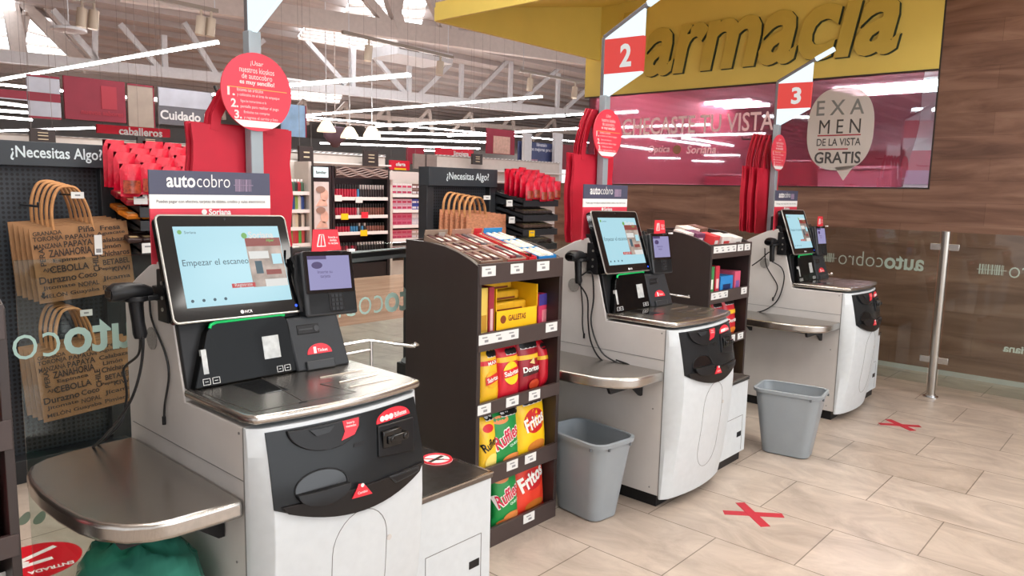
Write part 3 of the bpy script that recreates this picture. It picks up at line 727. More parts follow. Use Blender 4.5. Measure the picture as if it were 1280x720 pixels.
    q = MB(); q.cyl((-.0, hv-.012, .0), (0, 0, 1), .004, .0006, 12); q.xf(FM); q.build('camera_lens', BLACK, mo)
    q = MB(); q.text('NCR', (.022, -hv+.016, .0008), (1, 0, 0), (0, 1, 0), w=.026, bold=.02); q.cyl((.0, -hv+.016, .0004), (0, 0, 1), .006, .0004, 12); q.xf(FM); q.build('maker_mark', WHITEP, mo, smooth=False)
    q = MB(); q.cyl((hw-.022, -hv+.02, .0002), (0, 0, 1), .005, .0006, 10); q.xf(FM); q.build('power_light', mat('blue_power_light', (40, 80, 230), .4, emit=1), mo)
    q = MB(); q.box(.05, .35, .44, .56, 1.15, 1.40); q.build('screen_mount', BLACK, t, bevel=.008)
    q = MB(); q.box(-.018, .004, .40, .47, 1.13, 1.29); br = q.build('side_bracket', BLACK, t, bevel=.004)
    q = MB(); [q.cyl((-.021, .43, z), (1, 0, 0), .006, .004, 8) for z in (1.17, 1.205, 1.25)]; q.build('bolt', SILVER, br)
    # payment terminal on its arm
    FT = frame((.52, .352, 1.217), (1, .03, -.03), (.03, .19, .98))
    q = MB(); q.prism(rr(.106, .112, .014), 'z', -.05, .0); q.xf(FT); te = q.build('payment_terminal', TERMB, t, bevel=.006)
    q = MB(); q.prism([(-.112, -.0), (-.02, .0), (.02, .0), (.055, -.012), (.055, -.06), (-.112, -.06)], 'x', -.1, .108); q.xf(FT)
    pad = q.build('keypad_housing', TERMB, te, bevel=.008)
    q = MB(); q.prism(rr(.100, .072, .006), 'z', -.001, .004); q.xf(FT @ Matrix.Translation((0, .038, 0))); sc = q.build('terminal_bezel', GLOSSB, te, bevel=.001)
    q = MB(); q.box(-.086, .086, -.022, .094, .003, .0048); q.xf(FT); q.build('terminal_display', SCR2, sc, smooth=False)
    q = MB(); q.box(-.086, -.01, .082, .094, .0048, .0052); q.text('Inserte su\ntarjeta', (-.02, .03, .0052), (1, 0, 0), (0, 1, 0), w=.06); q.prism(ellipse(-.05, .062, .022, .012), 'z', .0048, .0052); q.xf(FT); q.build('terminal_text', mat('purple_screen_text', (84, 66, 130), .4, emit=.6, dark=True), sc, smooth=False)
    q = MB(); q.prism(rr(.03, .034, .012), 'z', -.002, .0025); q.xf(FT @ Matrix.Translation((.018, -.066, 0))); kp = q.build('keypad_well', BLACK, te, bevel=.002)
    q = MB()
    for r_ in range(4):
        for c_ in range(3): q.box(.018-.022+c_*.016, .018-.022+c_*.016+.012, -.094+r_*.015, -.094+r_*.015+.009, .001, .005)
    q.xf(FT); q.build('keys', GREY, kp, smooth=False)
    q = MB(); q.tube([(-.112, .10, -.02), (-.125, .02, -.015), (-.118, -.09, -.01)], .006, 6); q.tube([(-.12, .13, -.03), (-.128, .09, -.02), (-.112, .05, -.02)], .004, 6); q.xf(FT); q.build('stylus_cord', BLACK, te)
    q = MB(); q.bar(Vector((.5, .40, 1.2)), Vector((.44, .52, 1.2)), .05, .06); q.build('terminal_arm', BLACK, t, bevel=.004)
    cd = [Vector((.468, .372, 1.401)), Vector((.566, .372, 1.399)), Vector((.577, .368, 1.328)), Vector((.459, .368, 1.325))]
    q = MB(); q.loft([cd, [v+Vector((0, .003, 0)) for v in cd]]); rc = q.build('red_card', REDL, te, smooth=False)
    q = MB(); q.text('Inserta o\ndesliza\ntu tarjeta', (.545, .3685, 1.362), (1, 0, -.02), (0, .05, 1), w=.04, bold=.01)
    q.tube([(.482, .369, 1.345), (.491, .3695, 1.383), (.506, .3695, 1.383), (.513, .369, 1.345)], .0025, 5); q.tube([(.497, .3692, 1.345), (.499, .3695, 1.38)], .0018, 5); q.tube([(.48, .369, 1.343), (.515, .369, 1.343)], .0018, 5)
    q.build('card_print', WHITEP, rc, smooth=False)
    q = MB(); q.box(.596, .62, .345, .36, 1.322, 1.33); q.build('white_tab', WHITEP, te, smooth=False)
    # steel bag shelf on the left side
    sh = [(-.004, -.005), (-.12, .0), (-.19, .004), (-.24, .018), (-.29, .055), (-.33, .115), (-.352, .19), (-.366, .30), (-.371, .42), (-.366, .53), (-.352, .61), (-.325, .67), (-.28, .705), (-.20, .725), (-.10, .732), (-.004, .732)]
    q = MB(); q.prism(sh, 'z', .648, .70); bs = q.build('bag_shelf', STEEL, t, bevel=.012, seg=4)
    q = MB(); q.prism([(-.004, .649), (-.004, .556), (-.022, .556), (-.08, .60), (-.12, .612), (-.28, .614), (-.30, .649)], 'y', .11, .125); q.prism([(-.004, .646), (-.004, .555), (-.022, .556), (-.07, .59), (-.24, .625), (-.24, .646)], 'y', .62, .635); q.box(-.26, -.004, .125, .62, .632, .647); q.build('shelf_bracket', BLACK, t, smooth=False)
    # holder of the hand scanner
    q = MB(); q.box(-.016, 0, .45, .51, 1.19, 1.235); q.box(-.05, -.01, .455, .505, 1.196, 1.212); q.cyl((-.075, .48, 1.196), (0, 0, 1), .036, .016, 20); q.build('scanner_holder', BLACK, t, bevel=.003)
    return t
kio = [make_kiosk(0, 'nearest white self checkout, its large screen facing the camera, behind the left steel shelf'),
       make_kiosk(1, 'middle white self checkout beyond the brown snack rack, grey bin at its left side'),
       make_kiosk(2, 'farthest white self checkout nearest the walnut wall and glass fence')]

ORD = ['nearest', 'middle', 'farthest']
def scanner(i):
    o = thing('barcode_scanner', 'black hand scanner hanging in its holder on the left side of the %s self checkout' % ORD[i], 'scanner', (KO[i][0]-.075, KO[i][1]+.48, 1.21), group='hand scanners')
    q = MB(); rings = []
    for x, w_, zc, hz in ((-.075, .030, .012, .022), (-.06, .034, .016, .028), (-.02, .033, .018, .026), (.02, .028, .016, .022), (.045, .018, .012, .014)):
        rings.append([Vector((x, w_*math.cos(2*math.pi*k/14), zc+hz*math.sin(2*math.pi*k/14))) for k in range(14)])
    q.loft(rings); q.build('head', BLACK, o)
    q = MB(); q.box(-.078, -.0745, -.024, .024, .0, .024); q.build('scan_lens', GLOSSB, o, bevel=.002)
    q = MB(); rings = []
    for z, r_, x in ((.01, .024, .0), (-.03, .021, .0), (-.08, .019, .004), (-.115, .021, .008), (-.128, .017, .008)):
        rings.append([Vector((x+r_*math.cos(2*math.pi*k/14), r_*.85*math.sin(2*math.pi*k/14), z)) for k in range(14)])
    q.loft(rings); q.build('grip', BLACK, o)
    b = Vector((KO[i][0]-.075, KO[i][1]+.48, 1.21))
    def L(px, py, dx): return W(px, py, 0, KO[i][0]+dx)-b
    def sm(pts, n=6):
        out = []
        for j in range(len(pts)-1):
            p0, p1, p2, p3 = pts[max(j-1, 0)], pts[j], pts[j+1], pts[min(j+2, len(pts)-1)]
            for k in range(n):
                u = k/n; out.append(.5*((2*p1)+(p2-p0)*u+(2*p0-5*p1+4*p2-p3)*u*u+(3*p1-p0-3*p2+p3)*u**3))
        return out+[pts[-1]]
    cords = {0: [[(.008, 0, -.128), L(179, 425, -.065), L(176, 460, -.07), L(166, 495, -.09), L(150, 522, -.11), L(128, 548, -.13), L(110, 566, -.145), L(108, 578, -.16), L(111, 585, -.175)],
                 [(.010, .004, -.12), L(173, 443, -.05), L(155, 460, -.06), L(157, 478, -.06), L(158, 500, -.05), L(150, 530, -.08), L(122, 556, -.12)]],
             1: [[(.008, 0, -.128), L(734, 372, -.05), L(735, 400, -.04), L(738, 425, -.03), L(748, 446, -.04), L(765, 458, -.03), L(784, 460, -.02), L(786, 456, -.015), L(770, 450, -.01)],
                 [(.010, .004, -.10), L(739, 340, -.03), L(742, 372, -.012), L(739, 405, -.03), L(752, 440, -.03), L(775, 455, -.016)]],
             2: [[(.008, 0, -.128), L(977, 335, -.04), L(980, 350, -.02), L(972, 375, -.01), L(955, 388, -.01), L(938, 391, -.02)],
                 [(.010, .004, -.10), L(962, 315, -.03), L(950, 325, -.02), L(940, 332, -.02)]]}[i]
    q = MB()
    for c_ in cords: q.tube(sm([Vector(p) for p in c_]), .0042, 6)
    q.build('cord', BLACK, o)
    # loose cable with its plug on the side panel
    ends = {0: [(187, 375), (190, 400), (206, 440), (211, 470), (206, 505), (205, 526)], 1: [(722, 325), (725, 350), (728, 380), (728, 405), (730, 420)], 2: [(956, 310), (958, 332), (971, 355), (970, 366), (966, 374)]}[i]
    c_ = thing('loose_cable', 'thin black cable with a plug on the side panel of the %s self checkout' % ORD[i], 'cable', tuple(W(*ends[-1], 0, KO[i][0]-.006)), group='loose cables')
    b2 = Vector(c_.location)
    q = MB(); q.tube(sm([W(x, y, 0, KO[i][0]-.006)-b2 for x, y in ends]), .0034, 6); q.build('wire', BLACK, c_)
    q = MB(); q.cyl((0, 0, -.012), (0, 0, 1), .0055, .026, 10); q.build('plug', BLACK, c_)
for i in range(3): scanner(i)

# bagging cabinets beside the kiosks
def cabinet(i, lab):
    o = thing('bagging_cabinet', lab, 'cabinet', (KO[i][0], KO[i][1], 0), group='bagging cabinets')
    q = MB(); q.box(.592, .99, .012, .56, .055, .48); q.build('body', WHITE, o, bevel=.003)
    q = MB(); q.box(.61, .965, .03, .54, 0, .056); q.build('plinth', BLACK, o, smooth=False)
    q = MB(); q.box(.592, .995, .007, .565, .48, .5); tp = q.build('steel_top', mat('scratched_steel', (128, 122, 118), .32, 1., var=.1, scale=30), o, bevel=.004)
    q = MB()
    q.bar((.595, .012, .5), (.995, .012, .5), .012, .006); q.bar((.989, .012, .5), (.989, .56, .5), .012, .006); q.build('top_rim', STEEL, tp, smooth=False)
    c = W(546, 574, 2, .501)-Vector((*KO[0], 0)); rad = .062
    q = MB(); q.cyl((c.x, c.y, .4995), (0, 0, 1), rad, .0012, 32); d = q.build('no_load_sticker', WHITEP, tp)
    q = MB(); q.tube([(c.x+rad*.9*math.cos(R(k*10)), c.y+rad*.9*math.sin(R(k*10)), .501) for k in range(36)], .0055, 6, closed=True); q.bar((c.x-.035, c.y+.042, .501), (c.x+.035, c.y-.042, .501), .009, .0012); q.build('red_ring', REDL, d)
    q = MB(); q.bar((c.x-.045, c.y-.005, .5012), (c.x+.04, c.y+.012, .5012), .014, .001); q.bar((c.x-.01, c.y, .5012), (c.x+.02, c.y-.02, .5012), .01, .001); q.build('hand_print', DARKP, d, smooth=False)
    q = MB(); x0, x1, z0, z1 = .665, .94, .07, .278
    for a, b in (((x0, z1), (x1, z1)), ((x1, z1), (x1, z0)), ((x0, z1), (x0, z0))): q.bar((a[0], .0118, a[1]), (b[0], .0118, b[1]), .0022, .0022)
    q.build('door_seam', SEAM, o, smooth=False)
    q = MB(); q.box(.878, .93, .009, .0125, .155, .185); q.build('door_latch', BLACK, o, bevel=.002)
    # chrome bag holder standing at the back
    q = MB()
    for dx in (.0,):
        q.tube([(.80, .49, .5), (.80, .49, .955)], .006, 8)
    A, B_ = Vector((.80, .49, .955)), Vector((.945, .40, .925))
    q.tube([(.62, .56, .93), (.70, .53, .945), A-Vector((.01, -.005, 0)), A, A.lerp(B_, .3), A.lerp(B_, .75)], .006, 8)
    q.tube([A.lerp(B_, .5)+Vector((0, 0, -.002)), A.lerp(B_, .75), B_, B_+Vector((.012, .0, .004)), B_+Vector((.008, .012, .008))], .008, 8)
    q.tube([(.62, .55, .90), (.80, .49, .918)], .005, 8)
    q.build('bag_holder', CHROME, o)
    return o
cabinet(0, 'low white bagging cabinet with steel top right of the nearest self checkout')
cabinet(1, 'low white bagging cabinet with black latch right of the middle self checkout')
cabinet(2, 'low bagging cabinet mostly hidden right of the farthest self checkout')

# lane posts with number flag and round instruction sign
LIT = mat('lit_white_flag', (234, 250, 255), .4, emit=1.1, dark=True)
LITR = mat('lit_red_flag', (226, 60, 52), .4, emit=.95, dark=True)
POSTG = mat('blue_grey_post', (150, 160, 166), .45, .2, var=.04)
FRAMEG = mat('grey_flag_frame', (110, 106, 108), .45, .3, var=.05)
CORAL = mat('coral_red_sign', (222, 58, 78), .5, var=.02)
def lane(i, num):
    o = thing('lane_post', 'lane post with lit white flag %s, behind the %s self checkout' % ('and red number %s' % num if i else 'cut by the top edge', ORD[i]), 'post', (KO[i][0]+.458, KO[i][1]+.73, 1.2), group='lane posts')
    z0 = 1.2
    q = MB(); q.box(-.024, .024, -.022, .022, 0, 2.09-z0); q.build('pole', POSTG, o, bevel=.003)
    y0 = .73
    pts = [(.742-y0, 2.085-z0), (.742-y0, 2.405-z0), (.484-y0, 2.540-z0), (.488-y0, 2.196-z0), (.715-y0, 2.082-z0)]
    q = MB(); q.prism(pts, 'x', -.012, .012); fl = q.build('flag', LIT, o, bevel=.004)
    q = MB(); q.prism([(.736-y0, 2.207-z0), (.736-y0, 2.397-z0), (.483-y0, 2.391-z0), (.487-y0, 2.204-z0)], 'x', -.0135, .0135); bd = q.build('red_band', LITR, fl, smooth=False)
    q = MB(); q.text(num, (-.0145, .592-y0, 2.298-z0), (0, -1, 0), (0, 0, 1), h=.125, w=.075, bold=.035); q.build('number', SCRW, bd, smooth=False)
    q = MB()
    F_ = [(.0, .746-y0, 2.06-z0), (.0, .746-y0, 2.41-z0), (.0, .47-y0, 2.553-z0)]
    for a, b in zip(F_, F_[1:]): q.bar(Vector(a), Vector(b), .03, .022)
    q.build('flag_frame', FRAMEG, o, bevel=.003)
    q = MB(); q.bar(Vector((0, .47-y0, 2.553-z0)), Vector((0, .34-y0, 2.615-z0)), .03, .03); q.build('flag_tip', LIT, o, bevel=.003)
    # round sign
    zc, r_ = 1.876-z0, .137
    q = MB(); q.cyl((0, -.03, zc), (0, 1, 0), r_, .006, 48); d = q.build('round_sign', CORAL, o)
    q = MB()
    ys = -.031
    for s_, z, w_, h_, b_ in (('¡Usar', .098, .05, .020, 0), ('nuestros kioskos', .075, .135, .020, 0), ('de autocobro', .053, .118, .019, 0), ('es muy sencillo!', .030, .135, .021, .025)):
        q.text(s_, (0, ys, zc+z), (1, 0, 0), (0, 0, 1), w=w_, h=h_, bold=b_)
    for k, (z, l1, l2) in enumerate(((-.005, 'Escanea tus artículos', 'y colócalos en el área de empaque'), (-.045, 'Sigue las instrucciones en la', 'pantalla para realizar el pago'), (-.083, 'Embolsa tus compras', 'y regresa el carrito y listo'))):
        q.text('%d.' % (k+1), (-.100+k*.012, ys, zc+z), (1, 0, 0), (0, 0, 1), w=.028, h=.03, bold=.03)
        q.text(l1, (-.078+k*.012, ys, zc+z+.009), (1, 0, 0), (0, 0, 1), w=.10, h=.012, align='L')
        q.text(l2, (-.078+k*.012, ys, zc+z-.010), (1, 0, 0), (0, 0, 1), w=.165-k*.016, h=.013, align='L')
    q.build('lettering', mat('pale_pink_print', (246, 214, 212), .5), d, smooth=False)
    q = MB(); q.box(-.112, .118, -.0312, -.0298, zc+.009, zc+.0115); q.build('rule', mat('gold_rule', (222, 170, 80), .5), d, smooth=False)
    q = MB(); seg = [(r_*.995*math.cos(R(a)), zc+r_*.995*math.sin(R(a))) for a in range(228, 313, 6)]
    seg = [(-.088, zc-.101), ] + [p for p in seg if p[1] < zc-.101 and p[1] > zc-.128] + [(.088, zc-.101)]
    seg = sorted([p for p in seg], key=lambda p: math.atan2(p[1]-zc+.115, p[0]))
    q.prism(seg, 'y', -.0312, -.0298); q.build('white_band', WHITEP, d, smooth=False)
for i, n in enumerate('123'): lane(i, n)

# self checkout name boards behind the screens
def board(i):
    o = thing('sign_board', 'upright grey and white name board behind the screen of the %s self checkout' % ORD[i], 'sign', (KO[i][0]+.187, KO[i][1]+.505, 1.30), group='name boards behind the screens')
    zt = .286
    q = MB(); q.box(-.2, .2, 0, .006, .0, zt-.117); q.build('red_panel', CORAL, o, smooth=False)
    q = MB(); q.box(-.2, .2, 0, .006, zt-.074, zt); b = q.build('top_panel', NAVY, o, smooth=False)
    q = MB(); q.text('auto', (-.148, -.001, zt-.050), (1, 0, 0), (0, 0, 1), w=.09, bold=.022, align='L', xh=.027); q.text('cobro', (-.053, -.001, zt-.050), (1, 0, 0), (0, 0, 1), w=.11, bold=-.008, align='L', xh=.027); q.build('lettering', WHITEP, b, smooth=False)
    q = MB()
    x = .075
    while x < .132:
        w_ = random.choice((.0012, .002, .0035)); q.box(x, x+w_, -.0012, 0, zt-.062, zt-.022); x += w_+random.choice((.0015, .003))
    q.box(.070, .138, -.0012, 0, zt-.0425, zt-.0405); q.build('barcode_mark', mat('mauve_barcode', (160, 140, 165), .5), b, smooth=False)
    q = MB(); q.box(-.2, .2, 0, .006, zt-.117, zt-.074); b = q.build('white_panel', WHITEP, o, smooth=False)
    q = MB(); q.text('Puedes pagar con efectivo, tarjetas de débito, crédito y vales electrónicos', (0, -.001, zt-.096), (1, 0, 0), (0, 0, 1), w=.36, h=.012); q.build('lettering', DARKP, b, smooth=False)
    q = MB(); q.text('Soriana', (.02, -.001, zt-.128), (1, 0, 0), (0, 0, 1), w=.075, bold=.03); q.cyl((-.032, -.0012, zt-.128), (0, 1, 0), .009, .001, 12); q.build('logo', WHITEP, o, smooth=False)
for i in range(3): board(i)

# stacks of red cloth bags on the posts
def redbag(p, label, w_=.39, h_=.50, lean=0., hs=1.):
    o = thing('red_shopping_bag', label, 'bag', p, rz=lean, group='red shopping bags hung on the posts')
    q = MB(); rings = []
    for k in range(9):
        z = -h_*k/8; d = .004+.005*math.sin(math.pi*min(1, k/8+.08))
        x0, x1 = -w_/2+.006*math.sin(k*1.3), w_/2+.006*math.sin(k*1.7+1)
        if k == 8: x0 += .02; x1 -= .02
        rings.append([Vector((x0, -d, z)), Vector((x0*.4, -d*1.25+.003*math.sin(k), z)), Vector((x1*.4, -d*1.2, z)), Vector((x1, -d, z)), Vector((x1, d, z)), Vector((0, d, z)), Vector((x0, d, z))])
    q.loft(rings); q.build('bag_body', RED, o)
    for s_ in (-.006, .006):
        q = MB(); P_ = [Vector((f_*w_, s_*g_, z*hs)) for f_, g_, z in ((-.28, 1, -.03), (-.26, 1, .05), (-.15, .7, .17), (-.03, .3, .245), (.03, .3, .245), (.15, .7, .17), (.26, 1, .05), (.28, 1, -.03))]
        ring = []
        for a, v in enumerate(P_):
            t_ = (P_[min(a+1, 7)]-P_[max(a-1, 0)]).normalized(); n_ = Vector((t_.z, 0, -t_.x))
            ring.append([v-n_*.018+Vector((0, -.002, 0)), v+n_*.018+Vector((0, -.002, 0)), v+n_*.018+Vector((0, .002, 0)), v-n_*.018+Vector((0, .002, 0))])
        q.loft(ring); q.build('handle', RED, o)
    return o
for i in range(3):
    for k, (dy, dx) in enumerate((((.77, .435), (.792, .43), (.814, .44)), ((.77, .42), (.793, .415), (.816, .422)), ((.775, .455), (.81, .45), (.842, .458), (.874, .452), (.905, .46)))[i]):
        redbag((KO[i][0]+dx, KO[i][1]+dy, 1.755+.004*k), 'red cloth bag on the lane post of the %s self checkout, %s of its stack' % (ORD[i], ['frontmost', 'second', 'third', 'fourth', 'rearmost'][k]), lean=R((1, -2, 1.5, -1, 2)[k]), hs=(.62, 1., 1.)[i])
    q = MB(); o = thing('bag_hook', 'black hook rod behind the lane post of the %s self checkout carrying red bags' % ORD[i], 'hook', (KO[i][0]+.458, KO[i][1]+.752, (1.90, 1.985, 1.985)[i]), group='hook rods for red bags')
    q.tube([(0, 0, 0), (0, .25, 0), (0, .265, .02)], .006, 8); q.build('rod', BLACK, o)
    q = MB(); q.box(-.02, .02, -.001, .006, -.03, .03); q.build('hook_plate', BLACK, o, smooth=False)

# ================================================================== SNACK RACKS
def rack(org, label, tags):
    o = thing('snack_rack', label, 'rack', org, group='brown snack racks')
    prof = [(0, 0), (0, 1.238), (.05, 1.262), (.12, 1.287), (.20, 1.306), (.30, 1.318), (.455, 1.322), (.455, 0)]
    for x in (0, .532):
        q = MB(); q.prism(prof, 'x', x, x+.022); q.build('side_panel', BROWN, o, bevel=.0015)
    q = MB(); q.box(.022, .532, .44, .455, 0, 1.322); q.build('back_panel', BROWN, o, smooth=False)
    rails = []
    for z0, z1 in ((1.161, 1.247), (.882, .958), (.603, .66), (.29, .368), (0, .084)):
        q = MB(); q.box(.004, .55, -.004, .012, z0, z1); rails.append(q.build('front_rail', BROWNF, o, bevel=.0015))
    for z in (.89, .61, .30, .03):
        q = MB(); q.box(.022, .532, .012, .44, z, z+.018); q.build('shelf', BROWN, o, smooth=False)
    q = MB(); q.prism([(.012, 1.165), (.44, 1.27), (.44, 1.285), (.012, 1.18)], 'x', .022, .532); q.build('sloped_tray', BROWN, o, smooth=False)
    for r_, xs in enumerate(tags):
        z0, z1 = ((1.161, 1.247), (.882, .958), (.603, .66), (.29, .368), (0, .084))[r_]
        for x, w_ in xs:
            h_ = .042; zc = z1-.005-h_/2 if r_ else z1-.01-h_/2
            q = MB(); q.box(x, x+w_, -.0055, -.004, zc-h_/2, zc+h_/2); tg = q.build('price_tag', TAG, rails[r_], smooth=False)
            q = MB(); n_ = max(1, int(w_/.07))
            for k in range(n_):
                xx = x+w_*k/n_; q.box(xx+.02, xx+.05, -.0062, -.0055, zc+.006, zc+.011); q.box(xx+.034, xx+.056, -.0062, -.0055, zc-.012, zc-.002)
            q.build('tag_print', TAGP, tg, smooth=False)
    return o
R1O = (2.146, 2.118, 0)
def rx(px, y=2.118): return W(px, 420, 1, y).x-2.146
def tg(*pp): return [(rx(a), rx(b)-rx(a)) for a, b in pp]
rack(R1O, 'dark brown snack rack with crisps, between the nearest and the middle self checkout',
     [tg((600, 617), (635.5, 651), (668, 683)), tg((597.5, 647), (681, 695)), tg((597.5, 614), (633.5, 649), (662, 676)), tg((636, 650), (659, 673)), tg((659, 673))])
R2O = (4.125, 2.112, 0)
rack(R2O, 'dark brown snack rack between the middle and the farthest self checkout', [[(.02, .3), (.34, .08), (.44, .08)], [(.02, .22), (.43, .08)], [(.06, .08), (.3, .08), (.42, .08)], [(.1, .08)], [(.1, .08)]])
R0O = (-.045, 2.118, 0)
rack(R0O, 'dark brown snack rack cut by the left edge of the picture', [[(.3, .08)], [(.3, .15)], [(.2, .08)], [(.2, .08)], [(.2, .08)]])

# crisp bags
def crisp(p, w_, h_, base, parts, label, group, lean=-6, rz=0, d=.075):
    """pillow bag standing at p; parts: (name, kind, colour, ...) printed on its front"""
    o = thing('crisp_bag', label, 'crisps', p, rz=R(rz), group=group)
    sd = random.random()*6
    def fy(x, z):
        u = min(1, abs(x)/(w_/2)); v = min(1, abs(z-h_/2)/(h_/2))
        return -d/2*max(0, (1-u**2.6))**.6*max(0, 1-v**3.2)**.7 - .004*math.sin(x*60+sd)*math.sin(z*38+sd)*(1-u)*(1-v)
    def hw(z):
        v = abs(z-h_/2)/(h_/2); return w_/2*(1-.07*(1-v**2))
    n, m_ = 12, 14
    def G(sgn): return [[Vector((hw(h_*j/m_)*(2*i/n-1), sgn*fy(w_/2*(2*i/n-1), h_*j/m_)*(1 if sgn > 0 else 1)-.0008*sgn, h_*j/m_)) for i in range(n+1)] for j in range(m_+1)]
    q = MB(); q.grid(G(1)); q.grid(G(-1)); bmesh.ops.remove_doubles(q.bm, verts=q.bm.verts, dist=.0017)
    M_ = Matrix.Rotation(R(lean), 4, 'X'); q.xf(M_)
    q.build('bag_film', mat('film_%d_%d_%d' % base, base, .34, var=.05, scale=14), o, angle=70)
    def on(off): return lambda v: M_ @ Vector((v.x, fy(v.x*w_/2/hw(v.z), v.z)-off, v.z))
    for k, pr in enumerate(parts):
        nm, kind, c = pr[:3]; q = MB(); off = .0012+.0007*k
        if kind == 'text':
            _, _, _, s_, x, z, tw, th, rot, b_ = pr
            q.text(s_, (x*w_/2, 0, z*h_), (math.cos(R(rot)), 0, math.sin(R(rot))), (-math.sin(R(rot)), 0, math.cos(R(rot))), w=tw*w_, h=th*h_, bold=b_, fn=on(off+.001))
        else:
            if kind == 'ell': _, _, _, x, z, a, b_ = pr; P_ = [(x*w_/2+px, z*h_+pz) for px, pz in ellipse(0, 0, a*w_/2, b_*h_/2, n=24)]
            elif kind == 'band': _, _, _, z0, z1 = pr; P_ = [(-w_*.465, z0*h_), (w_*.465, z0*h_), (w_*.465, z1*h_), (-w_*.465, z1*h_)]
            elif kind == 'poly': P_ = [(x*w_/2, z*h_) for x, z in pr[3]]
            bm = bmesh.new(); vs = [bm.verts.new((x, 0, z)) for x, z in P_]; bm.faces.new(vs)
            for t_ in range(1, 10):
                bmesh.ops.bisect_plane(bm, geom=bm.verts[:]+bm.edges[:]+bm.faces[:], plane_co=(-w_/2+w_*t_/10, 0, 0), plane_no=(1, 0, 0))
                bmesh.ops.bisect_plane(bm, geom=bm.verts[:]+bm.edges[:]+bm.faces[:], plane_co=(0, 0, h_*t_/10), plane_no=(0, 0, 1))
            f_ = on(off)
            for v in bm.verts: v.co = f_(v.co)
            me = bpy.data.meshes.new('tmp'); bm.to_mesh(me); bm.free(); q.add(me); bpy.data.meshes.remove(me)
        q.build(nm, mat('ink_%d_%d_%d' % c, c, .4, var=.02), o, smooth=False)
    return o
BLK, WHT, REDC, YLW, ORG, GRN, DKR = (18, 18, 18), (240, 238, 232), (214, 24, 36), (250, 205, 30), (226, 130, 40), (30, 160, 70), (150, 14, 34)
def seals(n, x0=-.5, dx=.36, z=.9):
    out = [('white_strip', 'poly', (225, 225, 225), [(x0-.2, z-.075), (x0+dx*(n-1)+.22, z-.075), (x0+dx*(n-1)+.22, z+.0), (x0-.2, z)])]
    for k in range(n): out.append(('warning_seal', 'ell', BLK, x0+dx*k, z-.012, .25, .11))
    return out
def at(pxl, pxr, ytop, zb, y=2.15):
    a = W(pxl, ytop, 1, y); b = W(pxr, ytop, 1, y); return ((a.x+b.x)/2, y, zb), b.x-a.x, a.z-zb
def bag(pxl, pxr, ytop, zb, base, parts, label, y=2.165, **k):
    p, w_, h_ = at(pxl, pxr, ytop, zb, y); return crisp(p, w_, h_+.012, base, parts, label, 'crisp bags on the middle rack', **k)
SAB = lambda c1, c2: [('emblem', 'ell', c1, 0, .55, .62, .26), ('brand_name', 'text', c2, 'Sabritas', 0, .55, .56, .09, 12, .03)]
bag(597.5, 623, 441, .63, (246, 190, 40), seals(3, .0, .3)+[('red_band', 'band', REDC, .70, .78), ('size_name', 'text', WHT, 'MAX', .1, .74, .42, .06, 8, .03), ('emblem', 'ell', (240, 170, 30), 0, .45, .6, .3), ('brand_patch', 'poly', (206, 40, 34), [(-.6, .36), (.6, .42), (.6, .56), (-.6, .5)]), ('brand_name', 'text', WHT, 'Sabritas', 0, .46, .52, .08, 8, .02)], 'yellow crisp bag with a red band, leftmost on the third shelf of the middle rack')
bag(621.5, 649, 438, .63, (206, 30, 48), seals(3, -.1, .3)+[('yellow_band', 'band', (246, 190, 40), .71, .80), ('emblem', 'ell', YLW, -.05, .5, .64, .42), ('brand_patch', 'poly', REDC, [(-.72, .42), (.66, .46), (.66, .6), (-.72, .56)]), ('brand_name', 'text', WHT, 'Sabritas', -.04, .51, .6, .09, 6, .025)], 'red crisp bag with a yellow sun emblem on the third shelf of the middle rack', y=2.16)
bag(646, 674, 428, .63, DKR, seals(4, -.5, .34, .88)+[('yellow_band', 'band', (244, 190, 44), .62, .70), ('dark_patch', 'poly', (60, 20, 20), [(-.7, .33), (.72, .36), (.6, .46), (-.6, .44)]), ('brand_name', 'text', WHT, 'Doritos', 0, .45, .68, .1, 2, .03), ('chip_print', 'poly', (232, 200, 140), [(-.25, .56), (.15, .66), (.2, .52)]), ('chip_print', 'ell', (190, 60, 30), .2, .16, .5, .18)], 'dark red crisp bag with four black seals on the third shelf of the middle rack', y=2.17)
bag(671, 688.5, 430, .63, (204, 26, 44), [('warning_seal', 'ell', BLK, -.3, .88, .42, .14), ('yellow_band', 'band', (244, 190, 44), .60, .68), ('white_edge', 'poly', WHT, [(.78, .03), (.95, .03), (.95, .94), (.74, .9)])], 'narrow red crisp bag with white edge, rightmost on third shelf of the middle rack', y=2.20, rz=14)
bag(597.5, 621, 526, .32, (246, 196, 44), [('emblem', 'ell', REDC, -.1, .78, .5, .14), ('brand_name', 'text', BLK, 'Rufles', -.05, .52, .72, .16, 24, .02), ('chip_print', 'ell', (250, 226, 120), .15, .2, .7, .3)]+seals(2, .0, .4, .97), 'yellow crisp bag with black lettering, leftmost on the fourth shelf of the middle rack')
RUF = [('chip_print', 'ell', (224, 136, 70), -.35, .84, .5, .14), ('name_edge', 'text', WHT, 'Ruffles', -.05, .55, .86, .27, 22, .06), ('brand_name', 'text', (206, 30, 70), 'Ruffles', -.05, .55, .80, .23, 22, .025), ('flavour_name', 'text', (210, 240, 220), 'QUESO', .42, .4, .34, .05, 14, .02), ('chip_print', 'ell', (226, 140, 72), .3, .16, .66, .17), ('chip_print', 'ell', (214, 120, 60), -.3, .1, .5, .1)]
bag(614, 648, 520, .32, (24, 140, 66), RUF+seals(4, -.1, .28, .95), 'green crisp bag on the fourth shelf of the middle rack', y=2.16, rz=-4)
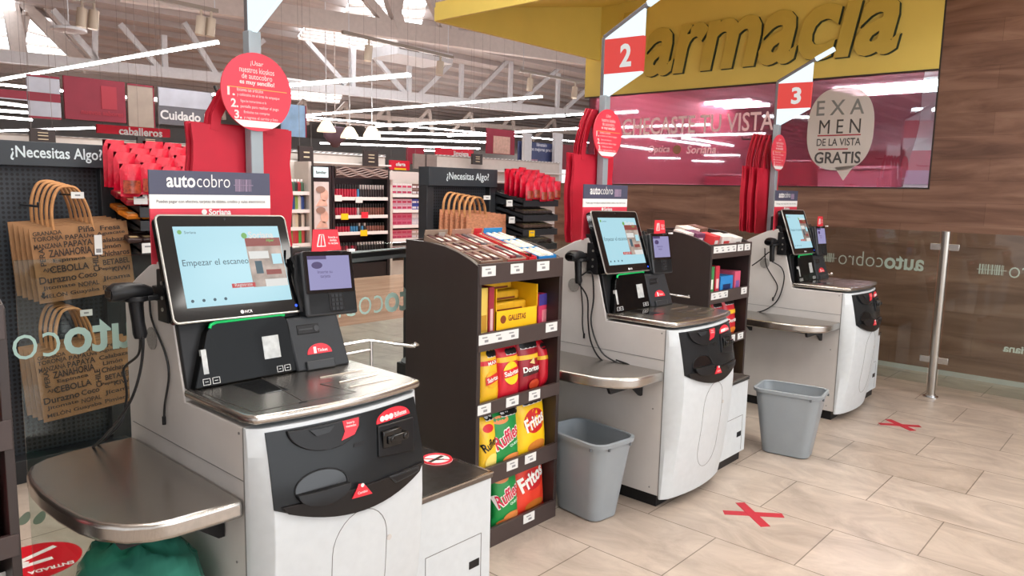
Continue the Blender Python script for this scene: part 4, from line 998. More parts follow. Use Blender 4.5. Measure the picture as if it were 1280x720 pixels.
FRI = lambda c: [('emblem', 'ell', c, .0, .60, .66, .40), ('brand_name', 'text', WHT, 'Fritos', 0, .60, .62, .22, 16, .03), ('chip_print', 'ell', (214, 130, 50), .1, .18, .6, .2)]
bag(645.5, 684, 504, .32, (250, 200, 24), FRI((200, 30, 30))+seals(4, -.4, .3, .94), 'yellow crisp bag with a red oval emblem on the fourth shelf of the middle rack', y=2.17, rz=3)
bag(616, 647, 595, .048, (24, 140, 66), RUF+seals(3, .0, .28, .95), 'green crisp bag on the bottom shelf of the middle rack', y=2.16, rz=-4)
bag(642, 682, 579, .048, (226, 62, 40), [('emblem', 'ell', (196, 30, 36), .0, .58, .62, .36), ('brand_name', 'text', WHT, 'Fritos', -.05, .62, .74, .26, 20, .035), ('chip_print', 'ell', (196, 110, 40), .1, .14, .6, .18)]+seals(3, -.35, .34, .94), 'orange red crisp bag on the bottom shelf of the middle rack', y=2.17, rz=3)

# cartons on the shelf of the middle rack
def carton(name, label, cat, p, sx, sy, sz, base, prints=(), group=None, rz=0, rx_=0, flap=True):
    o = thing(name, label, cat, p, rz=R(rz), group=group); o.rotation_euler[0] = R(rx_)
    q = MB(); q.box(-sx/2, sx/2, 0, sy, 0, sz); q.build('carton', mat('card_%d_%d_%d' % base, base, .5, var=.05, scale=20), o, bevel=.0015)
    for pr in prints:
        q = MB()
        if pr[1] == 'text': _, _, c, s_, x, z, tw, th = pr; q.text(s_, (x*sx/2, -.0012, z*sz), (1, 0, 0), (0, 0, 1), w=tw*sx, h=th*sz, bold=.02)
        else: _, _, c, x0, x1, z0, z1 = pr; q.box(x0*sx/2, x1*sx/2, -.0009, 0, z0*sz, z1*sz)
        q.build(pr[0], mat('ink_%d_%d_%d' % c, c, .45, var=.02), o, smooth=False)
    return o
def pk(pxl, pxr, ytop, zb, y): a = W(pxl, ytop, 1, y); b = W(pxr, ytop, 1, y); return (a.x+b.x)/2, b.x-a.x, a.z-zb
GR2 = 'packs on the second shelf of the middle rack'
x, w_, h_ = pk(598.5, 611, 361, .908, 2.16); carton('biscuit_box', 'tall yellow box leaning at the left of the second shelf, middle rack', 'box', (x, 2.16, .908), w_, .16, h_, (232, 200, 92), [('purple_edge', 'rect', (70, 50, 110), -1, -.7, 0, 1), ('print', 'rect', (190, 140, 40), -.4, .6, .2, .5)], GR2)
x, w_, h_ = pk(612, 618, 359, .908, 2.15); carton('biscuit_box', 'thin dark red box beside the tall yellow box on the second shelf', 'box', (x, 2.15, .908), w_, .18, h_, (150, 26, 48), [('print', 'rect', (220, 180, 180), -.5, .5, .2, .6)], GR2, rz=-3)
x, w_, h_ = pk(620, 671.5, 388, .908, 2.15)
o = thing('display_carton', 'open yellow display carton with chocolate bars on the second shelf, middle rack', 'carton', (x, 2.15, .908), group=GR2)
q = MB(); q.box(-w_/2, w_/2, 0, .004, 0, h_*.95); q.box(-w_/2, -w_/2+.004, 0, .2, 0, h_*1.7); q.box(w_/2-.004, w_/2, 0, .2, 0, h_*1.7); q.box(-w_/2, w_/2, .196, .2, 0, h_*1.95); q.box(-w_/2, w_/2, 0, .2, 0, .004)
q.build('carton', mat('card_yellow', (246, 192, 20), .45, var=.03), o)
q = MB(); q.text('GALLETAS', (.0, -.0012, h_*.68), (1, 0, 0), (0, 0, 1), w=w_*.42, h=h_*.2, bold=.03); q.cyl((-w_*.33, -.001, h_*.66), (0, 1, 0), .018, .001, 16); q.build('lettering', mat('ink_brown', (130, 60, 20), .5), o, smooth=False)
for k in range(4):
    b_ = thing('chocolate_bar', 'yellow wrapped bar inside the yellow display carton, second shelf', 'chocolate', (x, 2.165+.045*k, .908+.004+h_*(.42+.33*k)), group='bars in the yellow display carton')
    q = MB(); q.box(-w_/2+.008, w_/2-.008, 0, .036, 0, h_*.34); q.build('wrapper', mat('bar_yellow', (236, 182, 40), .4, var=.1, scale=30), b_, bevel=.008)
    q = MB(); q.box(-w_*.3, w_*.36, -.001, .02, h_*.05, h_*.12); q.build('brown_print', mat('ink_brown', (130, 60, 20), .5), b_, smooth=False)
x, w_, h_ = pk(672.5, 691, 368, .908, 2.19); carton('sweet_pack', 'pink and purple sweet pack at the right of the second shelf, middle rack', 'sweets', (x, 2.19, .908), w_, .1, h_, (216, 60, 100), [('purple_top', 'rect', (70, 60, 140), -1, 1, .68, 1), ('print', 'rect', (240, 140, 150), -.5, .5, .2, .55)], GR2, rz=8)
# open chocolate cartons lying on the sloped top of the middle rack
TRY = math.atan2(.105, .428)
def top_carton(org, x0, x1, base, inner, label, group, blabel, n=3, depth=.36, barc=((92, 50, 46), (120, 84, 74), (76, 44, 44))):
    o = thing('display_carton', label, 'carton', (org[0]+(x0+x1)/2, org[1]+.03, 1.208), group=group); o.rotation_euler[0] = TRY
    w_ = x1-x0
    q = MB(); q.box(-w_/2, w_/2, 0, depth, 0, .004); q.box(-w_/2, -w_/2+.004, 0, depth, 0, .052); q.box(w_/2-.004, w_/2, 0, depth, 0, .052); q.box(-w_/2, w_/2, 0, .004, 0, .05); q.box(-w_/2, w_/2, depth-.004, depth, 0, .075)
    for k in range(1, n): q.box(-w_/2, w_/2, depth*k/n-.003, depth*k/n+.003, 0, .054)
    q.build('carton', mat('card_%d_%d_%d' % base, base, .5, var=.05, scale=20), o)
    q = MB(); q.box(-w_/2-.001, w_/2+.001, -.0015, 0, .008, .044); q.build('front_print', mat('card_%d_%d_%d' % inner, inner, .5, var=.1), o, smooth=False)
    M_ = o.matrix_basis
    for k in range(n):
        for j in range(3):
            b_ = thing('chocolate_bar', blabel, 'chocolate', M_ @ Vector((-w_/2+w_*(j+.5)/3, depth*(k+.08)/n, .006)), group='bars in '+label[:40]); b_.rotation_euler[0] = TRY
            c = barc[(k+j) % 3]
            q = MB(); q.prism([(-w_/6+.003, 0), (w_/6-.003, 0), (w_/6-.002, .03), (w_/6-.012, .05), (-w_/6+.012, .05), (-w_/6+.002, .03)], 'y', 0, depth*.86/n); q.build('wrapper', mat('wrap_%d_%d_%d' % c, c, .35, var=.25, scale=40), b_, bevel=.003)
            q = MB(); q.box(-w_/6+.014, w_/6-.014, depth*.1/n, depth*.4/n, .05, .0512); q.build('pale_print', mat('pale_bar_print', (226, 210, 196), .5, var=.2, scale=60), b_, smooth=False)
T1 = rx(600)+.01
top_carton(R1O, .03, .165, (150, 128, 112), (120, 84, 70), 'left open carton of brown chocolate bars on top of the middle rack', 'open cartons on top of the middle rack', 'brown chocolate bar in the left open carton on top of the middle rack')
top_carton(R1O, .195, .315, (170, 130, 112), (176, 40, 46), 'central open carton of red and silver chocolate bars on top of the middle rack', 'open cartons on top of the middle rack', 'chocolate bar in the central open carton on top of the middle rack', n=2, barc=((150, 120, 116), (120, 30, 34), (86, 76, 80)))
top_carton(R1O, .335, .385, (206, 40, 48), (206, 40, 48), 'narrow red carton between the two right cartons on top of the middle rack', 'open cartons on top of the middle rack', 'bar in the narrow red carton on top of the middle rack', n=1, barc=((206, 40, 48), (190, 170, 140), (206, 40, 48)))
top_carton(R1O, .40, .525, (30, 128, 190), (36, 120, 190), 'right blue carton of white bars on top of the middle rack', 'open cartons on top of the middle rack', 'white bar in the blue carton on top of the middle rack', barc=((222, 216, 196), (206, 200, 186), (228, 224, 214)))
o = thing('card_divider', 'upright grey card standing behind the left carton on the middle rack', 'card', (2.26, 2.46, 1.27), rz=R(8)); q = MB(); q.box(-.022, .022, 0, .004, 0, .085); q.box(-.03, .03, -.002, .012, 0, .006); q.build('card', mat('grey_card', (146, 138, 132), .6), o, bevel=.001)

# second rack contents
G2 = 'packs on the farther rack'
def r2(x): return R2O[0]+x
for k, (xa, wd, sz, c, pc, lb) in enumerate(((.05, .07, .2, (60, 140, 80), (240, 240, 230), 'tall green box'), (.13, .05, .2, (200, 50, 70), (240, 200, 200), 'tall red box'), (.26, .17, .13, (40, 130, 200), (20, 40, 90), 'bright blue carton'), (.41, .08, .15, (216, 90, 120), (120, 90, 160), 'pink sweet pack'))):
    carton('sweet_box', lb+' on the second shelf of the farther rack', 'box', (r2(xa+.03), R2O[1]+.03, .908), wd, .15, sz, c, [('print', 'rect', pc, -.6, .6, .3, .6), ('print', 'rect', (230, 200, 60), -.5, .4, .08, .2)], G2)
crisp((r2(.40), R2O[1]+.055, .63), .17, .26, (196, 24, 40), seals(4, -.5, .32, .88)+[('yellow_band', 'band', (246, 190, 40), .58, .68), ('brand_name', 'text', WHT, 'Doritos', 0, .42, .7, .1, 2, .03), ('chip_print', 'ell', ORG, .0, .18, .5, .14)], 'red crisp bag with a yellow band on the third shelf of the farther rack', 'crisp bags on the farther rack')
crisp((r2(.24), R2O[1]+.055, .63), .15, .25, (170, 30, 50), seals(4, -.5, .32, .9)+[('yellow_band', 'band', (246, 190, 40), .58, .68)], 'dark red crisp bag partly hidden on the third shelf of the farther rack', 'crisp bags on the farther rack')
crisp((r2(.11), R2O[1]+.055, .63), .13, .24, (226, 180, 60), seals(2, -.2, .4, .9), 'yellow crisp bag at the left of the third shelf of the farther rack', 'crisp bags on the farther rack')
crisp((r2(.40), R2O[1]+.055, .32), .13, .24, (248, 200, 26), seals(3, -.4, .34, .9)+[('emblem', 'ell', (200, 30, 30), .0, .55, .5, .3)], 'yellow crisp bag on the fourth shelf of the farther rack', 'crisp bags on the farther rack', rz=8)
for k, (xa, ya, wd, c, lb) in enumerate(((.05, .2, .09, (226, 214, 206), 'white carton'), (.15, .18, .09, (110, 60, 90), 'plum carton'), (.25, .12, .09, (224, 60, 64), 'red and white carton'), (.35, .1, .10, (232, 222, 216), 'pale round carton'), (.45, .07, .11, (236, 230, 224), 'tall white carton'), (.38, .28, .12, (120, 84, 70), 'brown carton'), (.22, .27, .14, (230, 216, 206), 'cream carton'))):
    z = 1.183+.245*(ya+.0)
    carton('sweet_carton', lb+' lying on top of the farther rack, '+['far left', 'left', 'middle', 'right of the red one', 'at the right end', 'at the back right', 'at the back'][k], 'carton', (r2(xa+.03), R2O[1]+ya, z+.004), wd, .1, .07, c, [('print', 'rect', ((200, 40, 50), (240, 220, 230), (246, 240, 236), (210, 60, 60), (80, 60, 60), (226, 200, 180), (206, 60, 60))[k], -.6, .6, .25, .6)], 'cartons on top of the farther rack', rz=(4, -6, 5, -8, 3, 6, -3)[k], rx_=13)
# contents of the rack at the left edge
carton('sweet_box', 'red pack on the third shelf of the rack at the left edge', 'box', (.40, 2.15, .63), .14, .1, .19, (190, 20, 44), [('print', 'rect', (240, 230, 230), -.5, .5, .5, .7)], 'packs on the left rack')
crisp((.41, 2.165, .32), .16, .22, (232, 230, 224), [('emblem', 'ell', (80, 150, 90), 0, .5, .6, .3)], 'white bag on the fourth shelf of the rack at the left edge', 'packs on the left rack')
crisp((.41, 2.165, .05), .18, .22, (246, 200, 20), [('emblem', 'ell', (200, 30, 30), 0, .5, .6, .3)], 'yellow bag on the bottom shelf of the rack at the left edge', 'packs on the left rack')
crisp((.40, 2.165, .91), .15, .2, (170, 20, 36), [('emblem', 'ell', (246, 190, 40), 0, .5, .6, .3)], 'red bag on the second shelf of the rack at the left edge', 'packs on the left rack')
carton('sweet_carton', 'red carton lying on top of the rack at the left edge', 'carton', (.40, 2.24, 1.245), .18, .12, .06, (190, 24, 40), [('print', 'rect', (240, 200, 60), -.5, .5, .3, .6)], 'packs on the left rack', rx_=13)

# ================================================================== BINS
def rrect(w_, l_, r_, z, n=6):
    return [Vector((sx*(w_-r_)+r_*math.cos(R(a0+90*k/n)), sy*(l_-r_)+r_*math.sin(R(a0+90*k/n)), z)) for sx, sy, a0 in ((1, 1, 0), (-1, 1, 90), (-1, -1, 180), (1, -1, 270)) for k in range(n+1)]
def bin_(p, rz, label, h=.40, w0=.088, l0=.135, w1=.132, l1=.19, liner=False):
    o = thing('waste_bin', label, 'bin', p, rz=R(rz), group='grey waste bins')
    def at_(t, e=0): return rrect(w0+(w1-w0)*t-e, l0+(l1-l0)*t-e, .05+.012*t-e*.5, h*t)
    q = MB(); rings = [rrect(w0-.012, l0-.012, .045, 0), at_(.02)]+[at_(t) for t in (.2, .4, .6, .8, 1)]
    rings += [rrect(w1-.003, l1-.003, .06, h), rrect(w1-.003, l1-.003, .06, h-.004)]+[[v+Vector((0, 0, .0)) for v in at_(t, .004)] for t in (.9, .5, .03)]
    q.loft(rings); q.build('bin_body', BIN, o)
    q = MB(); rings = [rrect(w1-.002, l1-.002, .06, h-.022), rrect(w1+.008, l1+.008, .066, h-.018), rrect(w1+.010, l1+.010, .066, h), rrect(w1-.002, l1-.002, .06, h+.003), rrect(w1-.006, l1-.006, .058, h-.002)]
    q.loft(rings, cap=False); q.build('rim', BIN, o)
    q = MB()
    for x, y in ((w1*.55, -l1-.008), (-w1*.55, -l1-.008), (-w1-.008, -l1*.75)): q.cyl((x, y, h-.03), (0, 0, 1), .006, .014, 10)
    q.build('rim_lug', mat('dark_bin_plastic', (96, 100, 104), .5), o)
    if liner:
        q = MB(); rows = []
        for j in range(9):
            t = j/8; row = []
            for k in range(32):
                a = 2*math.pi*k/32; rr_ = 1+.05*math.sin(a*7+j)+.03*math.sin(a*13-j*2)
                zz = h+.015+.13*math.sin(t*math.pi/2)+.012*math.sin(a*5+j*1.7); s_ = math.cos(t*math.pi/2)**.6
                row.append(Vector(((w1+.02)*rr_*s_*math.cos(a), (l1+.02)*rr_*s_*math.sin(a), zz)))
            rows.append(row)
        ov = [[Vector((v.x*1.0, v.y*1.0, h-.10+.015*math.sin(i*1.9))) for i, v in enumerate(rows[0])]]
        q.loft(ov+rows, cap=False)
        m = glass('green_bag_film', (120, 205, 184), .0, (84, 168, 146), .5)
        q.build('green_liner', m, o, angle=179)
    return o
bin_((2.855, 2.05, 0), -7, 'grey waste bin on the floor between the snack rack and the middle self checkout')
bin_((4.40, 1.68, 0), 9, 'grey waste bin standing left of the farthest self checkout')
bin_((.79, 2.11, 0), 4, 'waste bin with a green bag under the shelf of the nearest self checkout', liner=True)

# ================================================================== FLOOR MARKS
TAPE = mat('red_floor_tape', (180, 36, 52), .5, var=.06, scale=30)
for lb, S in (('red tape cross on the floor before the middle self checkout', (((904.5, 640.6), (979, 644.6)), ((925, 628.5), (957, 658.4)))), ('red tape cross on the floor before the farthest self checkout', (((1099, 529.8), (1150.6, 533)), ((1110, 524.4), (1141.4, 538.4))))):
    c = (W(*S[0][0], 2, 0)+W(*S[0][1], 2, 0))/2
    o = thing('floor_cross', lb, 'floor mark', c, group='tape crosses')
    for k, (a, b) in enumerate(S):
        a = W(*a, 2, 0); b = W(*b, 2, 0); d = (b-a).normalized(); n_ = Vector((-d.y, d.x, 0))*.024; u = Vector((0, 0, .0008+.0008*k))
        q = MB(); q.loft([[v-c for v in (a-n_, b-n_, b+n_, a+n_)], [v-c+u for v in (a-n_, b-n_, b+n_, a+n_)]]); q.build('tape', TAPE, o, smooth=False)
o = thing('floor_decal', 'round red entry decal with a white arrow on the floor at the lower left', 'floor mark', (.85, 3.36, 0))
q = MB(); q.cyl((0, 0, 0), (0, 0, 1), .17, .0012, 40); q.build('disc', mat('red_floor_vinyl', (206, 24, 40), .35, var=.03), o)
q = MB()
for a, b in (((-.14, .0), (.10, .085)), ((-.11, .04), (-.02, .0)), ((-.11, -.02), (.06, -.02)), ((-.14, .03), (-.06, .085))): q.bar((*a, .0018), (*b, .0018), .026, .001)
q.text('ENTRADA', (.03, -.105, .0018), (-1, .15, 0), (-.15, -1, 0), w=.16, h=.03, bold=.03); q.build('arrow', WHITEP, o, smooth=False)
for (lx, ly), lb in (((31, 648), 'small grey green leaf decal on the floor under the left steel shelf, left one'), ((50, 647), 'longer grey green leaf decal on the floor under the left steel shelf')):
    c = W(lx, ly, 2, 0); o = thing('floor_decal', lb, 'floor mark', c, rz=R(-25), group='leaf decals')
    q = MB(); q.prism([(.022*math.cos(a)*(1-.25*math.sin(a)), .075*math.sin(a)) for a in [2*math.pi*k/24 for k in range(24)]], 'z', 0, .0012); q.build('leaf_print', mat('grey_green_vinyl', (100, 112, 98), .45), o, smooth=False)

# ================================================================== GLASS FENCES
def glass_panel(label, a, b, z0, z1, words, em=None):
    a, b = Vector((*a, 0)), Vector((*b, 0)); c = (a+b)/2; d = (b-a); L_ = d.length; ang = math.atan2(d.y, d.x)
    o = thing('glass_panel', label, 'glass fence', (c.x, c.y, 0), rz=ang, group='glass fence panels')
    q = MB(); q.box(-L_/2, L_/2, -.005, .005, z0, z1); q.build('pane', PANE, o, smooth=False)
    q = MB()
    for fn in words: fn(q)
    if words: q.build('lettering', em or ETCH, o, smooth=False)
    return o
XG = 6.497
def words_auto(s0, flip, xh=.08, z=.988):
    """etched lettering starting at s0 along the panel, read along direction flip"""
    def f(q):
        q.text('auto', (s0, .0062, z), (flip, 0, 0), (0, 0, 1), w=.29, xh=xh, bold=.022, align='L')
        q.text('cobro', (s0+flip*.30, .0062, z), (flip, 0, 0), (0, 0, 1), w=.35, xh=xh, bold=-.012, align='L')
    return f
def words_bar(s0, flip):
    def f(q):
        rnd = random.Random(3); x = 0
        while x < .15:
            w_ = rnd.choice((.003, .006, .010)); q.box(min(s0+flip*x, s0+flip*(x+w_)), max(s0+flip*x, s0+flip*(x+w_)), .0056, .0064, 1.0, 1.075); x += w_+rnd.choice((.005, .008))
        q.box(min(s0-flip*.02, s0+flip*.17), max(s0-flip*.02, s0+flip*.17), .0056, .0064, 1.033, 1.037)
    return f
# right fence runs along the wall; its lettering faces the shop side
def rf(y): return y
c1 = (1.42+2.62)/2; glass_panel('clear glass fence panel with etched lettering just left of the front steel post', (XG, 2.62), (XG, 1.42), .10, 1.30, [words_auto(-(1.515-c1), -1), words_bar(-(2.20-c1), -1)], ETCHR)
c1 = (1.34-.60)/2
def small(q): q.text('Soriana', (-(.935-c1)+.0, .0062, .44), (-1, 0, 0), (0, 0, 1), w=.24, bold=.03, align='R', xh=.034)
glass_panel('clear glass fence panel with etched barcode at the right edge of the picture', (XG, 1.34), (XG, -.60), .10, 1.30, [words_auto(-(.30-c1), -1), words_bar(-(.985-c1), -1), small], ETCHR)
# fence behind the self checkouts
for x0, x1, words, lb in ((.672, 1.62, [(1.085, )], 'clear glass fence panel with etched lettering left of the nearest self checkout'), (1.66, 2.92, [(2.39, )], 'clear glass fence panel seen between the nearest self checkout and the snack rack'), (2.96, 4.4, [], 'clear glass fence panel behind the middle self checkout'), (4.44, 6.40, [], 'clear glass fence panel behind the farthest self checkout')):
    c1 = (x0+x1)/2
    glass_panel(lb, (x1, 2.67), (x0, 2.67), .10, 1.30, [words_auto(-(w_[0]-c1), 1) for w_ in words])
def fpost(x, y, label, ang):
    o = thing('fence_post', label, 'post', (x, y, 0), rz=ang, group='steel fence posts')
    q = MB(); q.cyl((0, 0, .006), (0, 0, 1), .031, 1.30, 28); q.build('pole', mat('satin_steel_post', (176, 170, 162), .28, 1., var=.06, scale=40, stretch=(1, 1, .05)), o, bevel=.003)
    q = MB(); q.cyl((0, 0, 0), (0, 0, 1), .055, .008, 28); q.cyl((0, 0, .008), (0, 0, 1), .038, .012, 28); q.build('flange', CHROME, o)
    for z in (.30, 1.185):
        for s_ in (-1, 1):
            q = MB(); q.box(min(s_*.02, s_*.10), max(s_*.02, s_*.10), -.016, .016, z-.026, z+.026); q.build('clamp', STEEL, o, bevel=.003)
fpost(XG, 1.38, 'brushed steel fence post with flange standing on the tiles at the right', R(90))
fpost(XG, 2.66, 'steel fence post at the fence corner behind the farthest self checkout', R(45))
for x, n in ((1.64, 'nearest'), (2.94, 'middle'), (4.42, 'farther snack rack beside the middle')): fpost(x, 2.67, 'steel fence post behind the %s self checkout' % n, 0)
# chrome parcel rail

# ================================================================== PAPER BAG AND SWEET STANDS BEHIND THE FENCE
YS = 4.35
PERF = bpy.data.materials.new('perforated_black_panel'); PERF.use_nodes = True
_n = PERF.node_tree; _b = _n.nodes['Principled BSDF']; _tc = _n.nodes.new('ShaderNodeTexCoord'); _mp = _n.nodes.new('ShaderNodeMapping'); _mp.inputs['Scale'].default_value = (1, 0, 1)
_v = _n.nodes.new('ShaderNodeTexVoronoi'); _v.inputs['Scale'].default_value = 42; _v.inputs['Randomness'].default_value = 0
_r = _n.nodes.new('ShaderNodeValToRGB'); _r.color_ramp.elements[0].position = .28; _r.color_ramp.elements[1].position = .34; _r.color_ramp.elements[0].color = (*s2l((12, 13, 15)), 1); _r.color_ramp.elements[1].color = (*s2l((46, 51, 58)), 1)
_n.links.new(_tc.outputs['Object'], _mp.inputs[0]); _n.links.new(_mp.outputs[0], _v.inputs['Vector']); _n.links.new(_v.outputs['Distance'], _r.inputs[0]); _n.links.new(_r.outputs[0], _b.inputs['Base Color']); _b.inputs['Roughness'].default_value = .5
HEADM = mat('slate_header', (46, 52, 58), .5, var=.04)

def bag_stand(x0, x1, zh0, zh1, tl, tr, label):
    o = thing('bag_stand', label, 'stand', (x0, YS, 0), group='black help yourself stands')
    L_ = x1-x0
    q = MB(); q.box(0, L_, -.02, .10, zh0, zh1); h_ = q.build('header', HEADM, o, bevel=.003)
    a = W(*tl, 1, YS-.02); b = W(*tr, 1, YS-.02)
    q = MB(); q.text('¿Necesitas Algo?', ((a.x+b.x)/2-x0, -.0212, (zh0+zh1)/2), (1, 0, 0), (0, 0, 1), w=b.x-a.x, h=.075, bold=.015); q.build('lettering', mat('pale_header_print', (206, 218, 222), .5, var=.02), h_, smooth=False)
    for x in (0, L_-.07):
        q = MB(); q.box(x, x+.07, 0, .10, 0, zh0); q.build('upright', STANDB, o, bevel=.003)
    q = MB(); q.box(.07, L_-.07, .05, .07, .12, zh0); q.build('perforated_panel', PERF, o, smooth=False)
    q = MB(); q.box(0, L_, -.05, .25, 0, .12); q.build('base', STANDB, o, bevel=.003)
    for z in (1.42, .98):
        q = MB(); q.tube([(L_*.5, .05, z), (L_*.5, -.22, z), (L_*.5, -.23, z+.02)], .006, 8); q.build('hook', STANDB, o)
    return o
bag_stand(.72, W(141, 183, 1, YS).x, 1.615, 1.737, (13, 198), (128, 200), 'black stand with printed paper bags behind the left glass fence')
bx0, bx1 = W(534, 212, 1, YS).x, W(620, 212, 1, YS).x
bag_stand(bx0, bx1, W(534, 232, 1, YS).z, W(534, 208, 1, YS).z, (558, 222), (611, 224), 'smaller looking black stand with paper bags in the middle distance, beyond the brown rack')

WORDS = [('GRANADA', .16, .93, .26, .05, 0), ('Piña', .55, .94, .15, .075, 0), ('Fresa', .80, .93, .2, .06, 0), ('TORONJA', .16, .85, .27, .07, 0), ('PAPA', .42, .85, .17, .06, 0), ('Uva', .57, .85, .1, .05, 0), ('Aguacate', .8, .85, .28, .05, 0),
         ('MANZANA', .15, .76, .25, .06, 0), ('PAPAYA', .45, .76, .27, .075, 0), ('Calabaza', .8, .76, .3, .055, 0), ('PERA', .08, .62, .18, .06, 90), ('ZANAHORIA', .36, .655, .4, .09, 0), ('Limón', .78, .67, .2, .055, 0), ('Espinaca', .34, .55, .3, .055, 0), ('CHILE', .60, .47, .2, .07, 90),
         ('Chícharos', .81, .57, .3, .07, 0), ('CEBOLLA', .33, .44, .36, .085, 0), ('BETABEL', .82, .45, .27, .07, 0), ('AJO', .12, .44, .1, .05, 0), ('Pepino', .72, .36, .18, .05, 0), ('Durazno', .2, .31, .34, .085, 0), ('Coco', .5, .31, .18, .07, 0), ('KIWI', .86, .34, .18, .06, 0),
         ('Jitomate', .2, .2, .3, .06, 0), ('NOPAL', .5, .19, .2, .06, 0), ('Jícama', .8, .22, .28, .07, 0), ('MELÓN', .15, .1, .22, .06, 0), ('Guayaba', .45, .09, .28, .06, 0), ('Pimiento', .8, .1, .3, .055, 0)]
def kraft(p, w_, h_, label, group, words=None, tilt=0, col=None, rh=.2, hx=0., hook=(0, 0)):
    o = thing('paper_bag', label, 'bag', p, group=group); o.rotation_euler = (0, R(-tilt), 0)
    m = col or KRAFT
    q = MB(); rings = []
    for k in range(7):
        z = -h_*k/6; d = .006+.012*math.sin(math.pi*k/6)
        rings.append([Vector((-w_/2, -d*.4, z)), Vector((-w_*.2, -d, z)), Vector((w_*.2, -d*1.1, z)), Vector((w_/2, -d*.4, z)), Vector((w_/2, d*.4, z)), Vector((0, d, z)), Vector((-w_/2, d*.4, z))])
    q.loft(rings); q.build('bag_body', m, o)
    for s_ in (-.005, .005):
        q = MB(); q.tube(smooth_path([(hx-w_*.2, s_, -.03), (hx-w_*.19, s_, rh*.4), (hx-w_*.14, s_, rh*.8), (hx-.03, s_, rh), (hx+.03, s_, rh*.98), (hx+w_*.13, s_, rh*.75), (hx+w_*.18, s_, rh*.35), (hx+w_*.2, s_, -.03)]), .0065, 6); q.build('rope_handle', KHAND, o)
    if words:
        q = MB()
        for s_, x, z, tw, th, rot in words: q.text(s_, ((x-.5)*w_, -.021, -h_*(1-z)), (math.cos(R(rot)), 0, math.sin(R(rot))), (-math.sin(R(rot)), 0, math.cos(R(rot))), w=tw*w_*1.08, h=th*h_*1.12, bold=.022)
        q.build('printed_words', DARKP, o, smooth=False)
    return o
def bags_at(pTL, pTR, pBL, n, lab, tilt, yf, words, group, col=None, hx=0., rh=.2, dx=-.012):
    a = W(*pTL, 1, yf); b = W(*pTR, 1, yf); c = W(*pBL, 1, yf); w_ = b.x-a.x; h_ = a.z-c.z
    for k in range(n):
        kraft(((a.x+b.x)/2+dx*k, yf+.036*k, (a.z+b.z)/2+.006*k), w_, h_, lab + (', frontmost' if k == 0 else ', behind the frontmost'), group if k == 0 else group+' behind', words if k == 0 else None, tilt-.3*k, col, rh, hx)
bags_at((35, 286), (158, 276), (47, 380), 5, 'brown printed paper bag on the upper hook of the left stand', 4.5, 4.15, WORDS, 'upper paper bags of the left stand', hx=-.03, rh=.19)
bags_at((41, 437), (160, 424), (52, 524), 4, 'brown printed paper bag on the lower hook of the left stand', 4.5, 4.15, WORDS, 'lower paper bags of the left stand', hx=-.03, rh=.19)
ORK = mat('orange_kraft', (196, 132, 98), .7, var=.22, scale=42, stretch=(1, 1, 2.2))
bags_at((583, 268), (632, 268), (587, 340), 6, 'orange brown patterned paper bag on the distant stand', 0, 4.12, None, 'paper bags of the distant stand', ORK, hx=-.1, rh=.13, dx=-.022)
for px, py, w_, lb in ((97, 244, .058, 'white price card over the upper paper bags'), (108, 391, .056, 'white price card over the lower paper bags'), (609, 247, .075, 'white price card over the distant paper bags')):
    c = W(px, py, 1, 4.08); o = thing('price_card', lb, 'card', c, group='price cards of the stands'); q = MB(); q.box(-w_/2, w_/2, 0, .003, -.016, .016); q.build('card', TAG, o, smooth=False); q = MB(); q.box(-w_*.2, w_*.2, -.0008, 0, -.004, .004); q.build('print', TAGP, o, smooth=False)
    q = MB(); q.tube([(0, .003, 0), (0, .26, .0)], .004, 6); q.build('card_arm', STANDB, o)
c = W(123, 306, 1, 4.12); o = thing('paper_label', 'narrow white label hanging on the upper front paper bag', 'label', c); q = MB(); q.box(-.018, .018, 0, .002, -.05, .05); q.build('label', TAG, o, smooth=False); q = MB(); q.box(-.012, .012, -.0008, 0, -.04, -.02); q.build('print', TAGP, o, smooth=False)

# sweet stands with sloping trays
REDF = mat('red_sweet_film', (204, 14, 48), .3, var=.18, scale=24, bump=.6)
def sweet_stand(x0, x1, zs, label):
    o = thing('sweet_stand', label, 'stand', (x0, YS, 0), group='black sweet stands')
    L_ = x1-x0
    for x in (0, L_-.03):
        q = MB(); q.box(x, x+.03, .02, .12, 0, 1.6); q.build('upright', STANDB, o, smooth=False)
    q = MB(); q.box(0, L_, .10, .12, .1, 1.6); q.build('back_panel', STANDB, o, smooth=False)
    q = MB(); q.box(0, L_, -.2, .12, 0, .1); q.build('base', STANDB, o, smooth=False)
    for z in zs:
        q = MB(); q.prism([(-.30, z-.03), (.10, z+.06), (.10, z+.075), (-.30, z-.015)], 'x', 0, L_); q.box(0, L_, -.31, -.295, z-.04, z+.012)
        for x in (0, L_-.012): q.prism([(-.30, z-.04), (.10, z-.02), (.10, z+.10), (-.30, z+.012)], 'x', x, x+.012)
        q.build('tray', STANDB, o, smooth=False)
        q = MB()
        for k in range(1, 8): q.prism([(-.29, z-.012), (.10, z+.076), (.10, z+.09), (-.29, z+.004)], 'x', L_*k/8-.002, L_*k/8+.002)
        q.build('tray_divider', SILVER, o, smooth=False)
    return o
ax0, ax1 = W(147, 200, 1, 4.02).x, W(147, 200, 1, 4.02).x+.62
za = [W(180, y, 1, 4.05).z for y in (262, 279, 309)]
sweet_stand(W(141, 183, 1, YS).x+.005, ax1+.05, za, 'black sweet stand right of the left paper bag stand, behind the name board')
cx0, cx1 = bx1+.01, W(697, 240, 1, 4.05).x
zb_ = [W(650, y, 1, 4.05).z for y in (252, 271, 289, 308)]
sweet_stand(cx0, cx1, zb_, 'black sweet stand with sloping trays in the middle distance beside the walnut wall')
